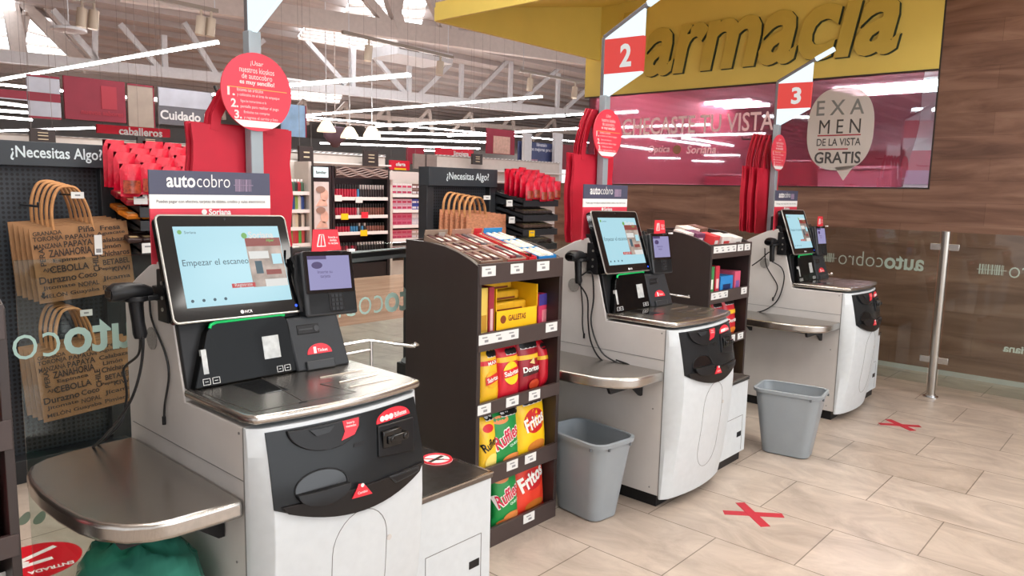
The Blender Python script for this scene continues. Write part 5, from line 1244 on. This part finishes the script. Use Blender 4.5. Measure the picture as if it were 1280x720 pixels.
def sweetbag(p, w_, h_, c, label, group, tilt=0, window=True, rx_=0):
    o = thing('sweet_bag', label, 'sweets', p, group=group); o.rotation_euler = (R(rx_), R(tilt), 0)
    q = MB(); n = 6; rows = []
    rr_ = random.random()*5
    for s_ in (-1, 1):
        q.grid([[Vector((w_/2*(2*i/n-1), s_*(.018*(1-abs(2*i/n-1)**2)*(1-abs(2*j/n-1)**2)+.003*math.sin(i*2.1+j*1.3+rr_)*(0 < i < n)*(0 < j < n)), h_*(j/n-1))) for i in range(n+1)] for j in range(n+1)])
    bmesh.ops.remove_doubles(q.bm, verts=q.bm.verts, dist=.0005); q.build('film', c, o, angle=80)
    if window:
        q = MB(); q.grid([[Vector((w_*.40*(2*i/4-1), -.0215*(1-abs(.8*(2*i/4-1))**2)-.002, -h_*(.50+.40*j/3))) for i in range(5)] for j in range(4)]); q.build('window', mat('orange_sweets_window', (150, 60, 36), .3, var=.5, scale=70), o)
    return o
def redrow(x0, x1, ytop, ybot, pxm, n, ylist, lab, group):
    for r_, (y, dz) in enumerate(ylist):
        zt = W(pxm, ytop, 1, y).z+dz; zb2 = W(pxm, ybot, 1, y).z+dz*.4
        for k in range(n):
            w_ = (x1-x0)/n
            sweetbag((x0+w_*(k+.5), y, zt+.01*math.sin(k*2+r_)), w_*1.06, zt-zb2, REDF, lab, group, tilt=2*math.sin(k*1.7+r_), window=r_ == 0)
redrow(ax0+.01, ax1, 206, 246, 190, 6, ((4.02, 0), (4.09, .05), (4.16, .09), (4.23, .12)), 'shiny red sweet bag hanging on top of the left sweet stand', 'red sweet bags of the left stand')
redrow(cx0, cx1, 225, 250, 660, 5, ((4.02, -.01), (4.08, .03), (4.14, .055), (4.20, .075), (4.26, .095)), 'shiny red sweet bag hanging on top of the distant sweet stand', 'red sweet bags of the distant stand')
for (x0, x1, zs, cols, lab, grp) in ((ax0, ax1, za, ((170, 20, 40), (210, 120, 30), (60, 40, 36)), 'small sweet pack lying in a tray of the left sweet stand', 'packs in the left trays'), (cx0, cx1, zb_[1:], ((70, 60, 58), (96, 76, 66), (60, 50, 48)), 'dark sweet pack lying in a tray of the distant sweet stand', 'packs in the distant trays')):
    for r_, z in enumerate(zs):
        for k in range(7):
            xx = x0+.05+(x1-x0-.1)*(k+.5)/7; c = cols[r_ % 3]
            for d in range(2):
                o = thing('sweet_pack', lab, 'sweets', (xx, 4.07+.13*d, z+.018+.03*d), group=grp); o.rotation_euler = (R(12.7), 0, R(random.uniform(-6, 6)))
                q = MB(); q.box(-.036, .036, 0, .11, 0, .028); q.build('wrapper', mat('pack_%d_%d_%d' % c, c, .35, var=.3, scale=30), o, bevel=.008); q = MB(); q.box(-.02, .02, .02, .05, .028, .0285); q.build('print', mat('pack_print', (226, 200, 150), .5), o, smooth=False)
for px, py, lb in ((176, 249, 'white price tag on the upper tray of the left sweet stand'), (186, 310, 'white price tag on the lower tray of the left sweet stand'), (637, 254, 'white price tag on the top tray of the distant sweet stand'), (640, 275, 'white price tag on the second tray of the distant sweet stand'), (665, 292, 'yellow price tag on the third tray of the distant sweet stand')):
    c = W(px, py, 1, 4.036); o = thing('shelf_tag', lb, 'tag', c, group='tags of the sweet stands'); q = MB(); q.box(-.034, .034, 0, .0045, -.026, .026); q.build('card', YEL if 'yellow' in lb else TAG, o, smooth=False); q = MB(); q.box(-.02, .02, -.0008, 0, .004, .012); q.build('print', TAGP, o, smooth=False)

# dark rail and a column of small cartons seen through the fence
a, b = Vector((2.95, 4.83, 1.0)), Vector((4.30, 5.10, 1.0)); c = (a+b)/2
o = thing('queue_rail', 'black rail behind the glass, between the payment terminal and the snack rack', 'rail', (c.x, c.y, 0)); e = Vector((c.x, c.y, 0))
q = MB(); q.bar(a-e, b-e, .12, .05); q.build('rail_bar', mat('black_rail', (30, 31, 34), .3, var=.05), o, bevel=.01)
q = MB(); q.bar(a-e+Vector((.02, -.058, -.035)), b-e+Vector((.02, -.058, -.035)), .01, .03); q.build('rail_edge', mat('grey_rail_edge', (120, 122, 126), .4, .3), o, smooth=False)
for k in (.04, .97):
    p = (a-e).lerp(b-e, k); q = MB(); q.cyl((p.x, p.y, 0), (0, 0, 1), .03, .98, 14); q.build('rail_post', STANDB, o)
xs = W(503, 400, 1, 3.25).x
o = thing('pedestal', 'dark pedestal carrying a column of small cartons behind the snack rack', 'pedestal', (xs+.275, 3.36, 0)); q = MB(); q.box(-.13, .14, -.12, .12, .03, .50); q.build('body', STANDB, o, bevel=.005); q = MB(); q.cyl((0, 0, 0), (0, 0, 1), .16, .03, 24); q.build('foot', STANDB, o); q = MB(); q.cyl((0, 0, .5), (0, 0, 1), .15, .012, 24); q.build('top', STANDB, o)
for k, c in enumerate(((146, 100, 76), (206, 196, 190), (180, 176, 180), (120, 84, 60), (70, 72, 92), (206, 200, 196), (150, 90, 60), (190, 200, 206))):
    o = thing('small_carton', 'small coloured carton in the column behind the snack rack, number %d from the bottom'.replace('number %d', ['lowest', 'second', 'third', 'fourth', 'fifth', 'sixth', 'seventh', 'eighth', 'topmost'][k]).replace('lowest from the bottom', 'lowest of all').replace('topmost from the bottom', 'topmost of all'), 'carton', (xs+.275, 3.36, .512+.088*k), rz=R(random.uniform(-4, 4)), group='cartons in the column')
    q = MB(); q.box(-.10, .10, -.07, .07, 0, .086); q.build('carton', mat('col_%d_%d_%d' % c, c, .5, var=.2, scale=20), o, bevel=.002); q = MB(); q.box(-.06, .02, -.0712, -.07, .02, .06); q.build('print', mat('carton_print', (236, 230, 224), .5), o, smooth=False)

# ================================================================== COSMETICS AISLE
YC = 10.4
def pxbox(l, t, r_, b, y): A = W(l, t, 1, y); B_ = W(r_, b, 1, y); return A.x, B_.x, B_.z, A.z
SHW = mat('white_shelf_lip', (226, 220, 216), .5, var=.03)
def gondola(l, r_, top, lips, label, body, lipm, header=None, depth=.45):
    x0, x1, zb, zt = pxbox(l, top, r_, 345, YC)
    o = thing('shop_shelf', label, 'shelf', (x0, YC, 0), group='cosmetics aisle shelves'); L_ = x1-x0
    q = MB(); q.box(0, L_, depth-.04, depth, 0, zt); q.build('back_panel', body, o, smooth=False)
    for x in (0, L_-.05):
        q = MB(); q.box(x, x+.05, 0, depth, 0, zt); q.build('side_panel', body, o, smooth=False)
    q = MB(); q.box(.05, L_-.05, .02, depth, 0, .25); q.build('plinth', body, o, smooth=False)
    out = []
    for y in lips:
        z = W((l+r_)/2, y, 1, YC).z; out.append(z)
        q = MB(); q.box(.05, L_-.05, 0, depth-.04, z-.02, z); q.build('shelf', body, o, smooth=False)
        q = MB(); q.box(.05, L_-.05, -.015, .0, z-.045, z+.01); q.build('shelf_lip', lipm, o, smooth=False)
    return o, x0, x1, zt, out
BLS = mat('black_makeup_unit', (30, 27, 28), .4, var=.05)
o, x0, x1, zt, zs = gondola(415, 487, 207, (247, 269.5, 290, 314), 'black make-up shelf with rows of red and dark bottles beyond the nearest self checkout', BLS, SHW)
q = MB(); zh = W(450, 223, 1, YC).z; q.box(.05, x1-x0-.05, -.02, .0, zh, zt-.02); hd = q.build('header', mat('dark_brown_header', (62, 46, 42), .5, var=.1), o, smooth=False)
q = MB()
for k in range(5):
    z = zh+.04+(zt-zh-.08)*k/4; q.tube([(.06+(x1-x0-.12)*j/24, -.024, z+.018*math.sin(j*.8+k*1.1)) for j in range(25)], .009, 5)
q.build('wave_relief', mat('light_wave_relief', (140, 120, 112), .4), hd)
BC = {'r': (206, 26, 62), 'k': (54, 44, 44), 'b': (70, 150, 200), 'n': (150, 96, 80), 'w': (226, 220, 220), 'm': (120, 20, 40)}
proto = {}
def bottle(kind, w_, h_, p, label, group, cat='bottle'):
    k = (kind, round(w_, 3), round(h_, 3))
    if k not in proto:
        o = thing('bottle', label, cat, p, group=group)
        q = MB(); q.lathe([(w_*.42, 0), (w_*.46, h_*.1), (w_*.46, h_*.6), (w_*.36, h_*.66)], n=8); q.build('bottle_body', mat('bottle_'+kind, BC[kind], .35, var=.05), o)
        q = MB(); q.lathe([(w_*.3, h_*.66), (w_*.32, h_*.96), (w_*.28, h_)], n=8); q.build('cap', mat('cap_'+('k' if kind != 'k' else 'w'), (30, 28, 28) if kind != 'k' else (206, 200, 198), .4), o)
        proto[k] = o; return o
    o = copy_tree(proto[k]); o.location = p; tag(o, label, cat, group); return o
rows = [('rrrrrrrrrbkkkkkkkkkk', 16), ('rrrrrrrrrwnnnnnnnnnn', 15), ('rrrrrrbbbkbknnnnnnn', 11), ('rmrmrmrmkkkkkkkkkk', 11)]
for (seq, hp), z in zip(rows, zs):
    L_ = x1-x0-.12; n = len(seq); h_ = W(450, 260-hp, 1, YC).z-W(450, 260, 1, YC).z
    for i, c in enumerate(seq): bottle(c, L_/n*.95, h_, (x0+.06+L_*(i+.5)/n, YC+.08, z), 'slim cosmetic bottle on a shelf of the black make-up unit', 'bottles on the make-up shelf')
for px, py, c in ((431, 270, YEL), (456, 268, REDL), (455, 290.5, YEL), (423, 247, SHW), (449, 249, SHW)):
    p = W(px, py, 1, YC-.03); t_ = thing('offer_tag', 'small offer tag clipped to a lip of the make-up shelf', 'tag', p, group='offer tags on the make-up shelf'); q = MB(); q.box(-.07, .07, 0, .006, -.06, .04); q.build('card', c, t_, smooth=False)
# tall portrait panel left of the unit
xa, xb, zb, zt2 = pxbox(391, 207, 415, 345, YC-.05)
o = thing('advert_panel', 'tall black advert panel with two pale portraits left of the make-up shelf', 'panel', (xa, YC-.06, 0)); q = MB(); q.box(0, xb-xa, 0, .3, 0, zt2); q.build('body', BLS, o, smooth=False)
a1 = pxbox(391.5, 208.5, 409.5, 222, YC-.06); q = MB(); q.box(a1[0]-xa, a1[1]-xa, -.02, 0, a1[2], a1[3]); sg = q.build('name_plate', mat('pale_cyan_sign', (206, 236, 240), .5, emit=.25), o, smooth=False)
q = MB(); q.text('familiar', ((a1[0]+a1[1])/2-xa, -.022, (a1[2]+a1[3])/2), (1, 0, 0), (0, 0, 1), w=(a1[1]-a1[0])*.75, bold=.02); q.build('lettering', DARKP, sg, smooth=False)
a1 = pxbox(392, 227, 411, 286, YC-.06); q = MB(); q.box(a1[0]-xa, a1[1]-xa, -.012, 0, a1[2], a1[3]); pp = q.build('poster', mat('pale_poster', (206, 194, 190), .5, var=.12, scale=4), o, smooth=False)
q = MB(); mx_ = (a1[0]+a1[1])/2-xa; ww = a1[1]-a1[0]; hh = a1[3]-a1[2]
for f_ in (.72, .26):
    q.prism([(mx_+.05+ww*.27*math.cos(a), a1[2]+hh*f_+hh*.13*math.sin(a)) for a in [2*math.pi*k/20 for k in range(20)]], 'y', -.016, -.012); q.prism([(mx_-ww*.4, a1[2]+hh*(f_-.23)), (mx_+ww*.4, a1[2]+hh*(f_-.23)), (mx_+ww*.3, a1[2]+hh*(f_-.12)), (mx_-ww*.1, a1[2]+hh*(f_-.08))], 'y', -.016, -.012)
q.build('portrait', mat('skin_print', (214, 170, 152), .5, var=.15, scale=10), pp, smooth=False)
q = MB()
for f_ in (.84, .40): q.prism([(mx_-.02+ww*.32*math.cos(a), a1[2]+hh*f_+hh*.07*math.sin(a)) for a in [2*math.pi*k/16 for k in range(16)]], 'y', -.019, -.0155)
q.build('hair', mat('dark_hair_print', (150, 118, 104), .5), pp, smooth=False)
PALEB = mat('pale_shelf_back', (196, 186, 178), .6, var=.04)
o, x0, x1, zt, zs = gondola(352, 391, 200, (240, 262.5, 284.5, 305), 'pale shelf of toiletries between the red bag and the portrait panel', PALEB, SHW)
for r_, (z, cs) in enumerate(zip(zs, (((40, 40, 40), (150, 30, 40), (60, 90, 70)), ((150, 180, 90), (226, 224, 214), (50, 80, 150)), ((220, 206, 180), (90, 80, 70), (226, 214, 200)), ((206, 60, 70), (90, 180, 80), (200, 80, 80))))):
    for k in range(6):
        c = cs[k % 3]; x = x0+.1+(x1-x0-.2)*(k+.5)/6; h_ = (.2, .28, .28, .3)[r_]
        t_ = thing('toiletry_bottle', 'toiletry bottle on the pale shelf left of the portrait panel', 'bottle', (x, YC+.1, z), group='toiletries on the pale shelf'); q = MB(); q.lathe([(.042, 0), (.045, .02), (.045, h_*.7), (.02, h_*.8)], n=8); q.build('bottle_body', mat('toil_%d_%d_%d' % c, c, .4, var=.05), t_); q = MB(); q.lathe([(.02, h_*.8), (.02, h_)], n=8); q.build('cap', WHITEP, t_)
o, x0, x1, zt, zs = gondola(488, 545, 213, (243.5, 262.5, 281.5, 298, 316), 'white shelf of boxed goods right of the make-up shelf', PALEB, SHW)
a1 = pxbox(487, 214, 533, 226, YC-.02); q = MB(); q.box(a1[0]-x0, a1[1]-x0, -.03, -.01, a1[2], a1[3]); q.build('header', mat('pale_grey_header', (190, 182, 178), .5), o, smooth=False)
for r_, (z, cs, h_) in enumerate(zip(zs, (((226, 224, 224), (120, 90, 80)), ((226, 190, 206), (60, 80, 170)), ((214, 110, 140), (220, 224, 232)), ((216, 120, 140), (196, 186, 176)), ((180, 176, 176), (216, 180, 180))), (.2, .2, .22, .16, .14))):
    for k in range(8):
        c = cs[k//4]; x = x0+.08+(x1-x0-.16)*(k+.5)/8
        for s_ in range(2):
            t_ = thing('boxed_good', 'small boxed good on the white shelf right of the make-up shelf', 'box', (x, YC+.06, z+h_/2*s_), group='boxed goods on the white shelf'); q = MB(); q.box(-.06, .06, 0, .2, 0, h_/2-.004); q.build('box', mat('good_%d_%d_%d' % c, c, .5, var=.2, scale=12), t_, smooth=False); q = MB(); q.box(-.05, .04, -.002, 0, h_*.12, h_*.3); q.build('print', mat('good_print_%d' % (k//4), ((200, 60, 100), (236, 236, 240))[k//4], .5), t_, smooth=False)

# ================================================================== DISTANT SIGNS AND AISLE TOPS
def signbox(name, label, cat, l, t, r_, b, y, m, texts=(), group=None, th=.06, rods=True):
    a = pxbox(l, t, r_, b, y); c = Vector(((a[0]+a[1])/2, y, a[2]))
    o = thing(name, label, cat, c, group=group); w_, h_ = a[1]-a[0], a[3]-a[2]
    q = MB(); q.box(-w_/2, w_/2, 0, th, 0, h_); q.build('board', m, o, smooth=False)
    for nm, m2, s_, x, z, tw in texts:
        q = MB()
        if s_ is None: q.box((x-tw/2)*w_, (x+tw/2)*w_, -.012, 0, (z[0])*h_, z[1]*h_)
        else: q.text(s_, (x*w_, -.02, z*h_), (1, 0, 0), (0, 0, 1), w=tw*w_, bold=.03)
        q.build(nm, m2, o, smooth=False)
    if rods:
        for x in (-w_*.42, w_*.42): q = MB(); q.tube([(x, th/2, h_), (x, th/2, ROOFZ-.27-a[2])], .003, 5); q.build('hanging_rod', WIRE, o, smooth=False)
    return o, w_, h_, a
BRED = mat('dull_red_banner', (150, 40, 60), .6, var=.08, scale=3)
SRED = mat('bright_red_sign', (214, 22, 52), .5, var=.03)
PALE = mat('pale_banner', (196, 198, 208), .6, var=.1, scale=3)
GRYB = mat('mid_grey_banner', (112, 110, 116), .6, var=.05)
BROWNP = mat('brown_black_plaque', (50, 40, 38), .5, var=.05)
GOLDP = mat('pale_gold_print', (206, 190, 160), .5)
YB = 17
signbox('hanging_banner', 'large dull red hanging banner with a lighter round mark at the upper left', 'banner', 79, 94, 158, 154, YB, BRED, [('round_mark', mat('lighter_red_print', (180, 50, 66), .6), None, .22, (.3, .85), .26), ('lettering', mat('lighter_red_print', (180, 50, 66), .6), 'nuevos sabores', .1, .2, .7)], rods=True)
signbox('hanging_banner', 'pale hanging banner with red frame left of the large red banner', 'banner', 33, 92, 77, 150, YB, PALE, [('red_edge', BRED, None, 0, (0, .05), 1), ('red_edge', BRED, None, 0, (.95, 1), 1), ('red_edge', BRED, None, 0, (.4, .6), 1)], rods=True)
signbox('hanging_banner', 'dull red hanging banner cut by the left edge of the picture', 'banner', -30, 108, 34, 126, YB-.6, BRED, [('pale_strip', PALE, None, 0, (.0, .12), 1)], rods=True)
signbox('hanging_banner', 'open pale banner with red edge between the large red banner and the hygiene banner', 'banner', 159, 104, 194, 160, YB, mat('beige_banner', (176, 160, 146), .6, var=.1, scale=3), [('red_edge', BRED, None, .48, (0, 1), .04), ('red_edge', BRED, None, 0, (.96, 1), 1)], rods=True)
signbox('hanging_banner', 'grey hanging banner lettered for personal care, beside the nearest red bag', 'banner', 197, 108, 266, 160, YB, GRYB, [('photo_strip', PALE, None, 0, (.5, .98), .98), ('lettering', WHITEP, 'Cuidado P', -.02, .26, .92)], rods=True)
signbox('aisle_sign', 'bright red sign lettered for menswear above the left stand', 'sign', 121, 155, 213, 172, YB+1, SRED, [('lettering', WHITEP, 'caballeros', .08, .42, .6)])
signbox('hanging_sign', 'pale blue hanging sign peeking out right of the red round sign', 'sign', 352, 129, 383, 172, YB, mat('light_blue_sign', (150, 186, 220), .5, var=.2, scale=3), [('red_edge', BRED, None, .48, (0, 1), .04)], rods=True)
STRIPE = bpy.data.materials.new('striped_aisle_top'); STRIPE.use_nodes = True
_n = STRIPE.node_tree; _b = _n.nodes['Principled BSDF']; _tc = _n.nodes.new('ShaderNodeTexCoord'); _mp = _n.nodes.new('ShaderNodeMapping'); _mp.inputs['Rotation'].default_value = (0, R(28), 0)
_w = _n.nodes.new('ShaderNodeTexWave'); _w.wave_type = 'BANDS'; _w.bands_direction = 'Z'; _w.inputs['Scale'].default_value = 5; _w.inputs['Distortion'].default_value = 2
_r = _n.nodes.new('ShaderNodeValToRGB'); _r.color_ramp.elements[0].color = (*s2l((120, 124, 126)), 1); _r.color_ramp.elements[1].color = (*s2l((246, 246, 244)), 1)
_n.links.new(_tc.outputs['Object'], _mp.inputs[0]); _n.links.new(_mp.outputs[0], _w.inputs['Vector']); _n.links.new(_w.outputs['Fac'], _r.inputs[0]); _n.links.new(_r.outputs[0], _b.inputs['Base Color'])
def aisle(l, r_, t, b, y, label):
    o, w_, h_, a = signbox('aisle_shelf', label, 'shelf', l, t, r_, b, y, STRIPE, [('pale_edge', SHW, None, 0, (-.25, .0), 1), ('pale_edge', SHW, None, 0, (.92, 1.04), 1)], group='striped aisle tops', rods=False)
    q = MB(); q.box(-w_/2, w_/2, .02, .5, -a[2], 0); q.build('shelf_body', PALEB, o, smooth=False)
    q = MB()
    for k in range(8):
        q.box(-w_/2, w_/2, -.2, .02, -a[2]+.1+k*.27, -a[2]+.13+k*.27)
    q.build('shelf_board', SHW, o, smooth=False)
aisle(-20, 238, 165, 180, 13.2, 'striped grey aisle top above the left stands')
aisle(352, 482, 186, 196, 13.2, 'striped grey aisle top above the make-up shelf')
aisle(546, 700, 193, 204, 13.2, 'striped grey aisle top above the distant stand')
for l, t, r_, b, lb in ((37, 160, 70, 180, 'brown plaque above the left header sign'), (172, 171, 203, 182, 'brown plaque above the red sweet bags at the left'), (374, 182, 392, 212, 'tall black plaque with pale lines left of the striped aisle top'), (455, 188, 473, 208, 'black plaque with pale lines above the make-up shelf'), (591, 192, 603, 206, 'small dark plaque above the distant stand')):
    signbox('aisle_plaque', lb, 'sign', l, t, r_, b, 12.9, BROWNP, [('print', GOLDP, None, 0, (z, z+.06), .4) for z in (.25, .5, .7)], group='aisle plaques')
signbox('aisle_sign', 'small bright red sign above the white shelf of boxed goods', 'sign', 488, 200, 512, 213, 14, SRED, [('lettering', WHITEP, 'oferta', 0, .6, .5), ('yellow_strip', YEL, None, 0, (0, .2), .6)])
signbox('aisle_sign', 'long bright red sign in front of the far lamps above the distant stand', 'sign', 545, 184, 592, 197, 19, SRED, [('lettering', WHITEP, 'limpieza', .15, .3, .4)])
signbox('hanging_sign', 'dull red sign left of the long bright red one', 'sign', 509, 184, 530, 206, 20, BRED)
signbox('roof_cabinet', 'pair of grey brown boxes on the aisle top left of the distant stand', 'cabinet', 518, 192, 546, 212, 12, mat('grey_brown_box', (116, 104, 98), .5, var=.1), [('gap', BROWNP, None, 0, (0, 1), .04)])
signbox('hanging_sign', 'hanging sign with a skin coloured print above the distant stand', 'sign', 609, 160, 643, 194, YB, BRED, [('print', mat('skin_print', (214, 170, 152), .5, var=.15, scale=10), None, .02, (.02, .72), .6)], rods=True)
o, w_, h_, a = signbox('hanging_poster', 'navy poster with pale lettering between two white posts', 'poster', 649, 176, 696, 218, 15, mat('navy_poster', (64, 74, 118), .5, var=.12, scale=3), [('lettering', mat('pale_poster_print', (206, 210, 226), .5), 'llévatelo\na los mejores precios', .06, .84, .7), ('figure_print', mat('mauve_print', (170, 130, 150), .5, var=.3, scale=6), None, -.2, (.02, .45), .34), ('swirl_print', mat('pale_poster_print', (206, 210, 226), .5), None, .3, (.12, .16), .3), ('swirl_print', mat('pale_poster_print', (206, 210, 226), .5), None, .26, (.3, .34), .24)])
for l, lb in ((656, 'white post left of the navy poster'), (694, 'white post right of the navy poster')):
    a = pxbox(l, 166, l+5, 330, 14.8); o = thing('hall_post', lb, 'post', (a[0], 14.8, 0), group='white posts by the navy poster'); q = MB(); q.box(0, a[1]-a[0], 0, .1, 0, a[3]); q.build('pole', TRUSSW, o, smooth=False); q = MB(); q.box(-.05, a[1]-a[0]+.05, -.05, .15, 0, .05); q.build('foot', TRUSSW, o, smooth=False)
signbox('hanging_sign', 'dark red sign behind the red bags of the middle self checkout', 'sign', 699, 180, 740, 214, 19, mat('dark_red_sign', (110, 24, 36), .5), rods=True)
# cone lamps
for px, py, lb in ((408, 158, 'small white cone lamp left of the dark pendant'), (465, 165, 'warm cone lamp right of the dark pendant'), (437, 166, 'white cone lamp beside the dark pendant')):
    p = W(px, py, 1, 24); o = thing('pendant_lamp', lb, 'lamp', p, group='cone lamps')
    q = MB(); q.lathe([(.35, -.2), (.33, -.1), (.16, .18), (.08, .22)], n=14); q.build('shade', mat('warm_lit_shade', (255, 236, 206), .5, emit=1.0), o); q = MB(); q.tube([(0, 0, .2), (0, 0, ROOFZ-.27-p.z)], .02, 5); q.build('cord', TRUSSW, o)
p = W(419, 168, 1, 27.5); o = thing('hanging_display', 'dark tapered pendant display hanging from a grey bar', 'display', p); q = MB(); q.lathe([(.12, -.55), (.5, -.1), (.5, .25), (.3, .32)], n=8); q.build('body', mat('dark_mauve_fabric', (92, 70, 80), .6, var=.1), o, angle=60); q = MB(); q.bar((-1.8, 0, .5), (1.8, 0, .5), .08); q.tube([(0, 0, .3), (0, 0, ROOFZ-.27-p.z)], .02, 5); q.build('bar', TRUSST, o, smooth=False)
# spot tracks under the roof
def track(p0, p1, spots, label, z=5.6):
    a = W(*p0, 2, z); b = W(*p1, 2, z); o = thing('spot_track', label, 'lamp', a, group='spot tracks')
    q = MB(); q.bar(Vector((0, 0, 0)), b-a, .09, .09); q.build('rail', mat('track_rail', (150, 138, 126), .4, .4), o, smooth=False)
    for k in spots:
        p = (b-a)*k; q = MB(); q.cyl(p+Vector((0, 0, -.62)), (.12, 0, 1), .11, .42, 12); q.cyl(p+Vector((.05, 0, -.25)), (0, 0, 1), .03, .25, 8); q.build('spot_head', mat('beige_spot', (196, 180, 160), .5, .2), o)
    q = MB()
    for k in (.05, .95): q.tube([(b-a)*k, Vector((((b-a)*k).x, ((b-a)*k).y, ROOFZ-.27-z))], .012, 5)
    q.build('wire', TRUSSW, o, smooth=False)
track((196, -2), (272, 14), (.68, .85), 'spot track at the top left beside the nearest lane post')
track((428, 40), (566, 72), (.2, .86), 'spot track in front of the skylight, left of the yellow canopy')
track((649, 88), (742, 106), (.13, .72), 'spot track below the yellow canopy')
track((40, -12), (118, 2), (.75, .95), 'spot track cut by the top edge at the far left')
o, w_, h_, a = signbox('air_unit', 'white air unit with dark louvres under the roof near the canopy', 'air unit', 497, 54, 566, 80, 25, TRUSSW, [('louvre', BROWNP, None, .35-.03*k, (.45, .85), .015) for k in range(8)]+[('louvre', mat('grey_louvre', (130, 122, 118), .5), None, -.3, (.5, .95), .34)], th=2.0)
p = W(86, 37, 1, 18); o = thing('pendant_disc', 'small flat white disc hanging on a rod at the upper left', 'lamp', p); q = MB(); q.lathe([(.1, .08), (.34, .02), (.34, -.03), (.1, -.05)], n=20); q.build('disc', TRUSSW, o); q = MB(); q.tube([(0, 0, .05), (0, 0, ROOFZ-.27-p.z)], .012, 5); q.build('rod', TRUSSW, o)
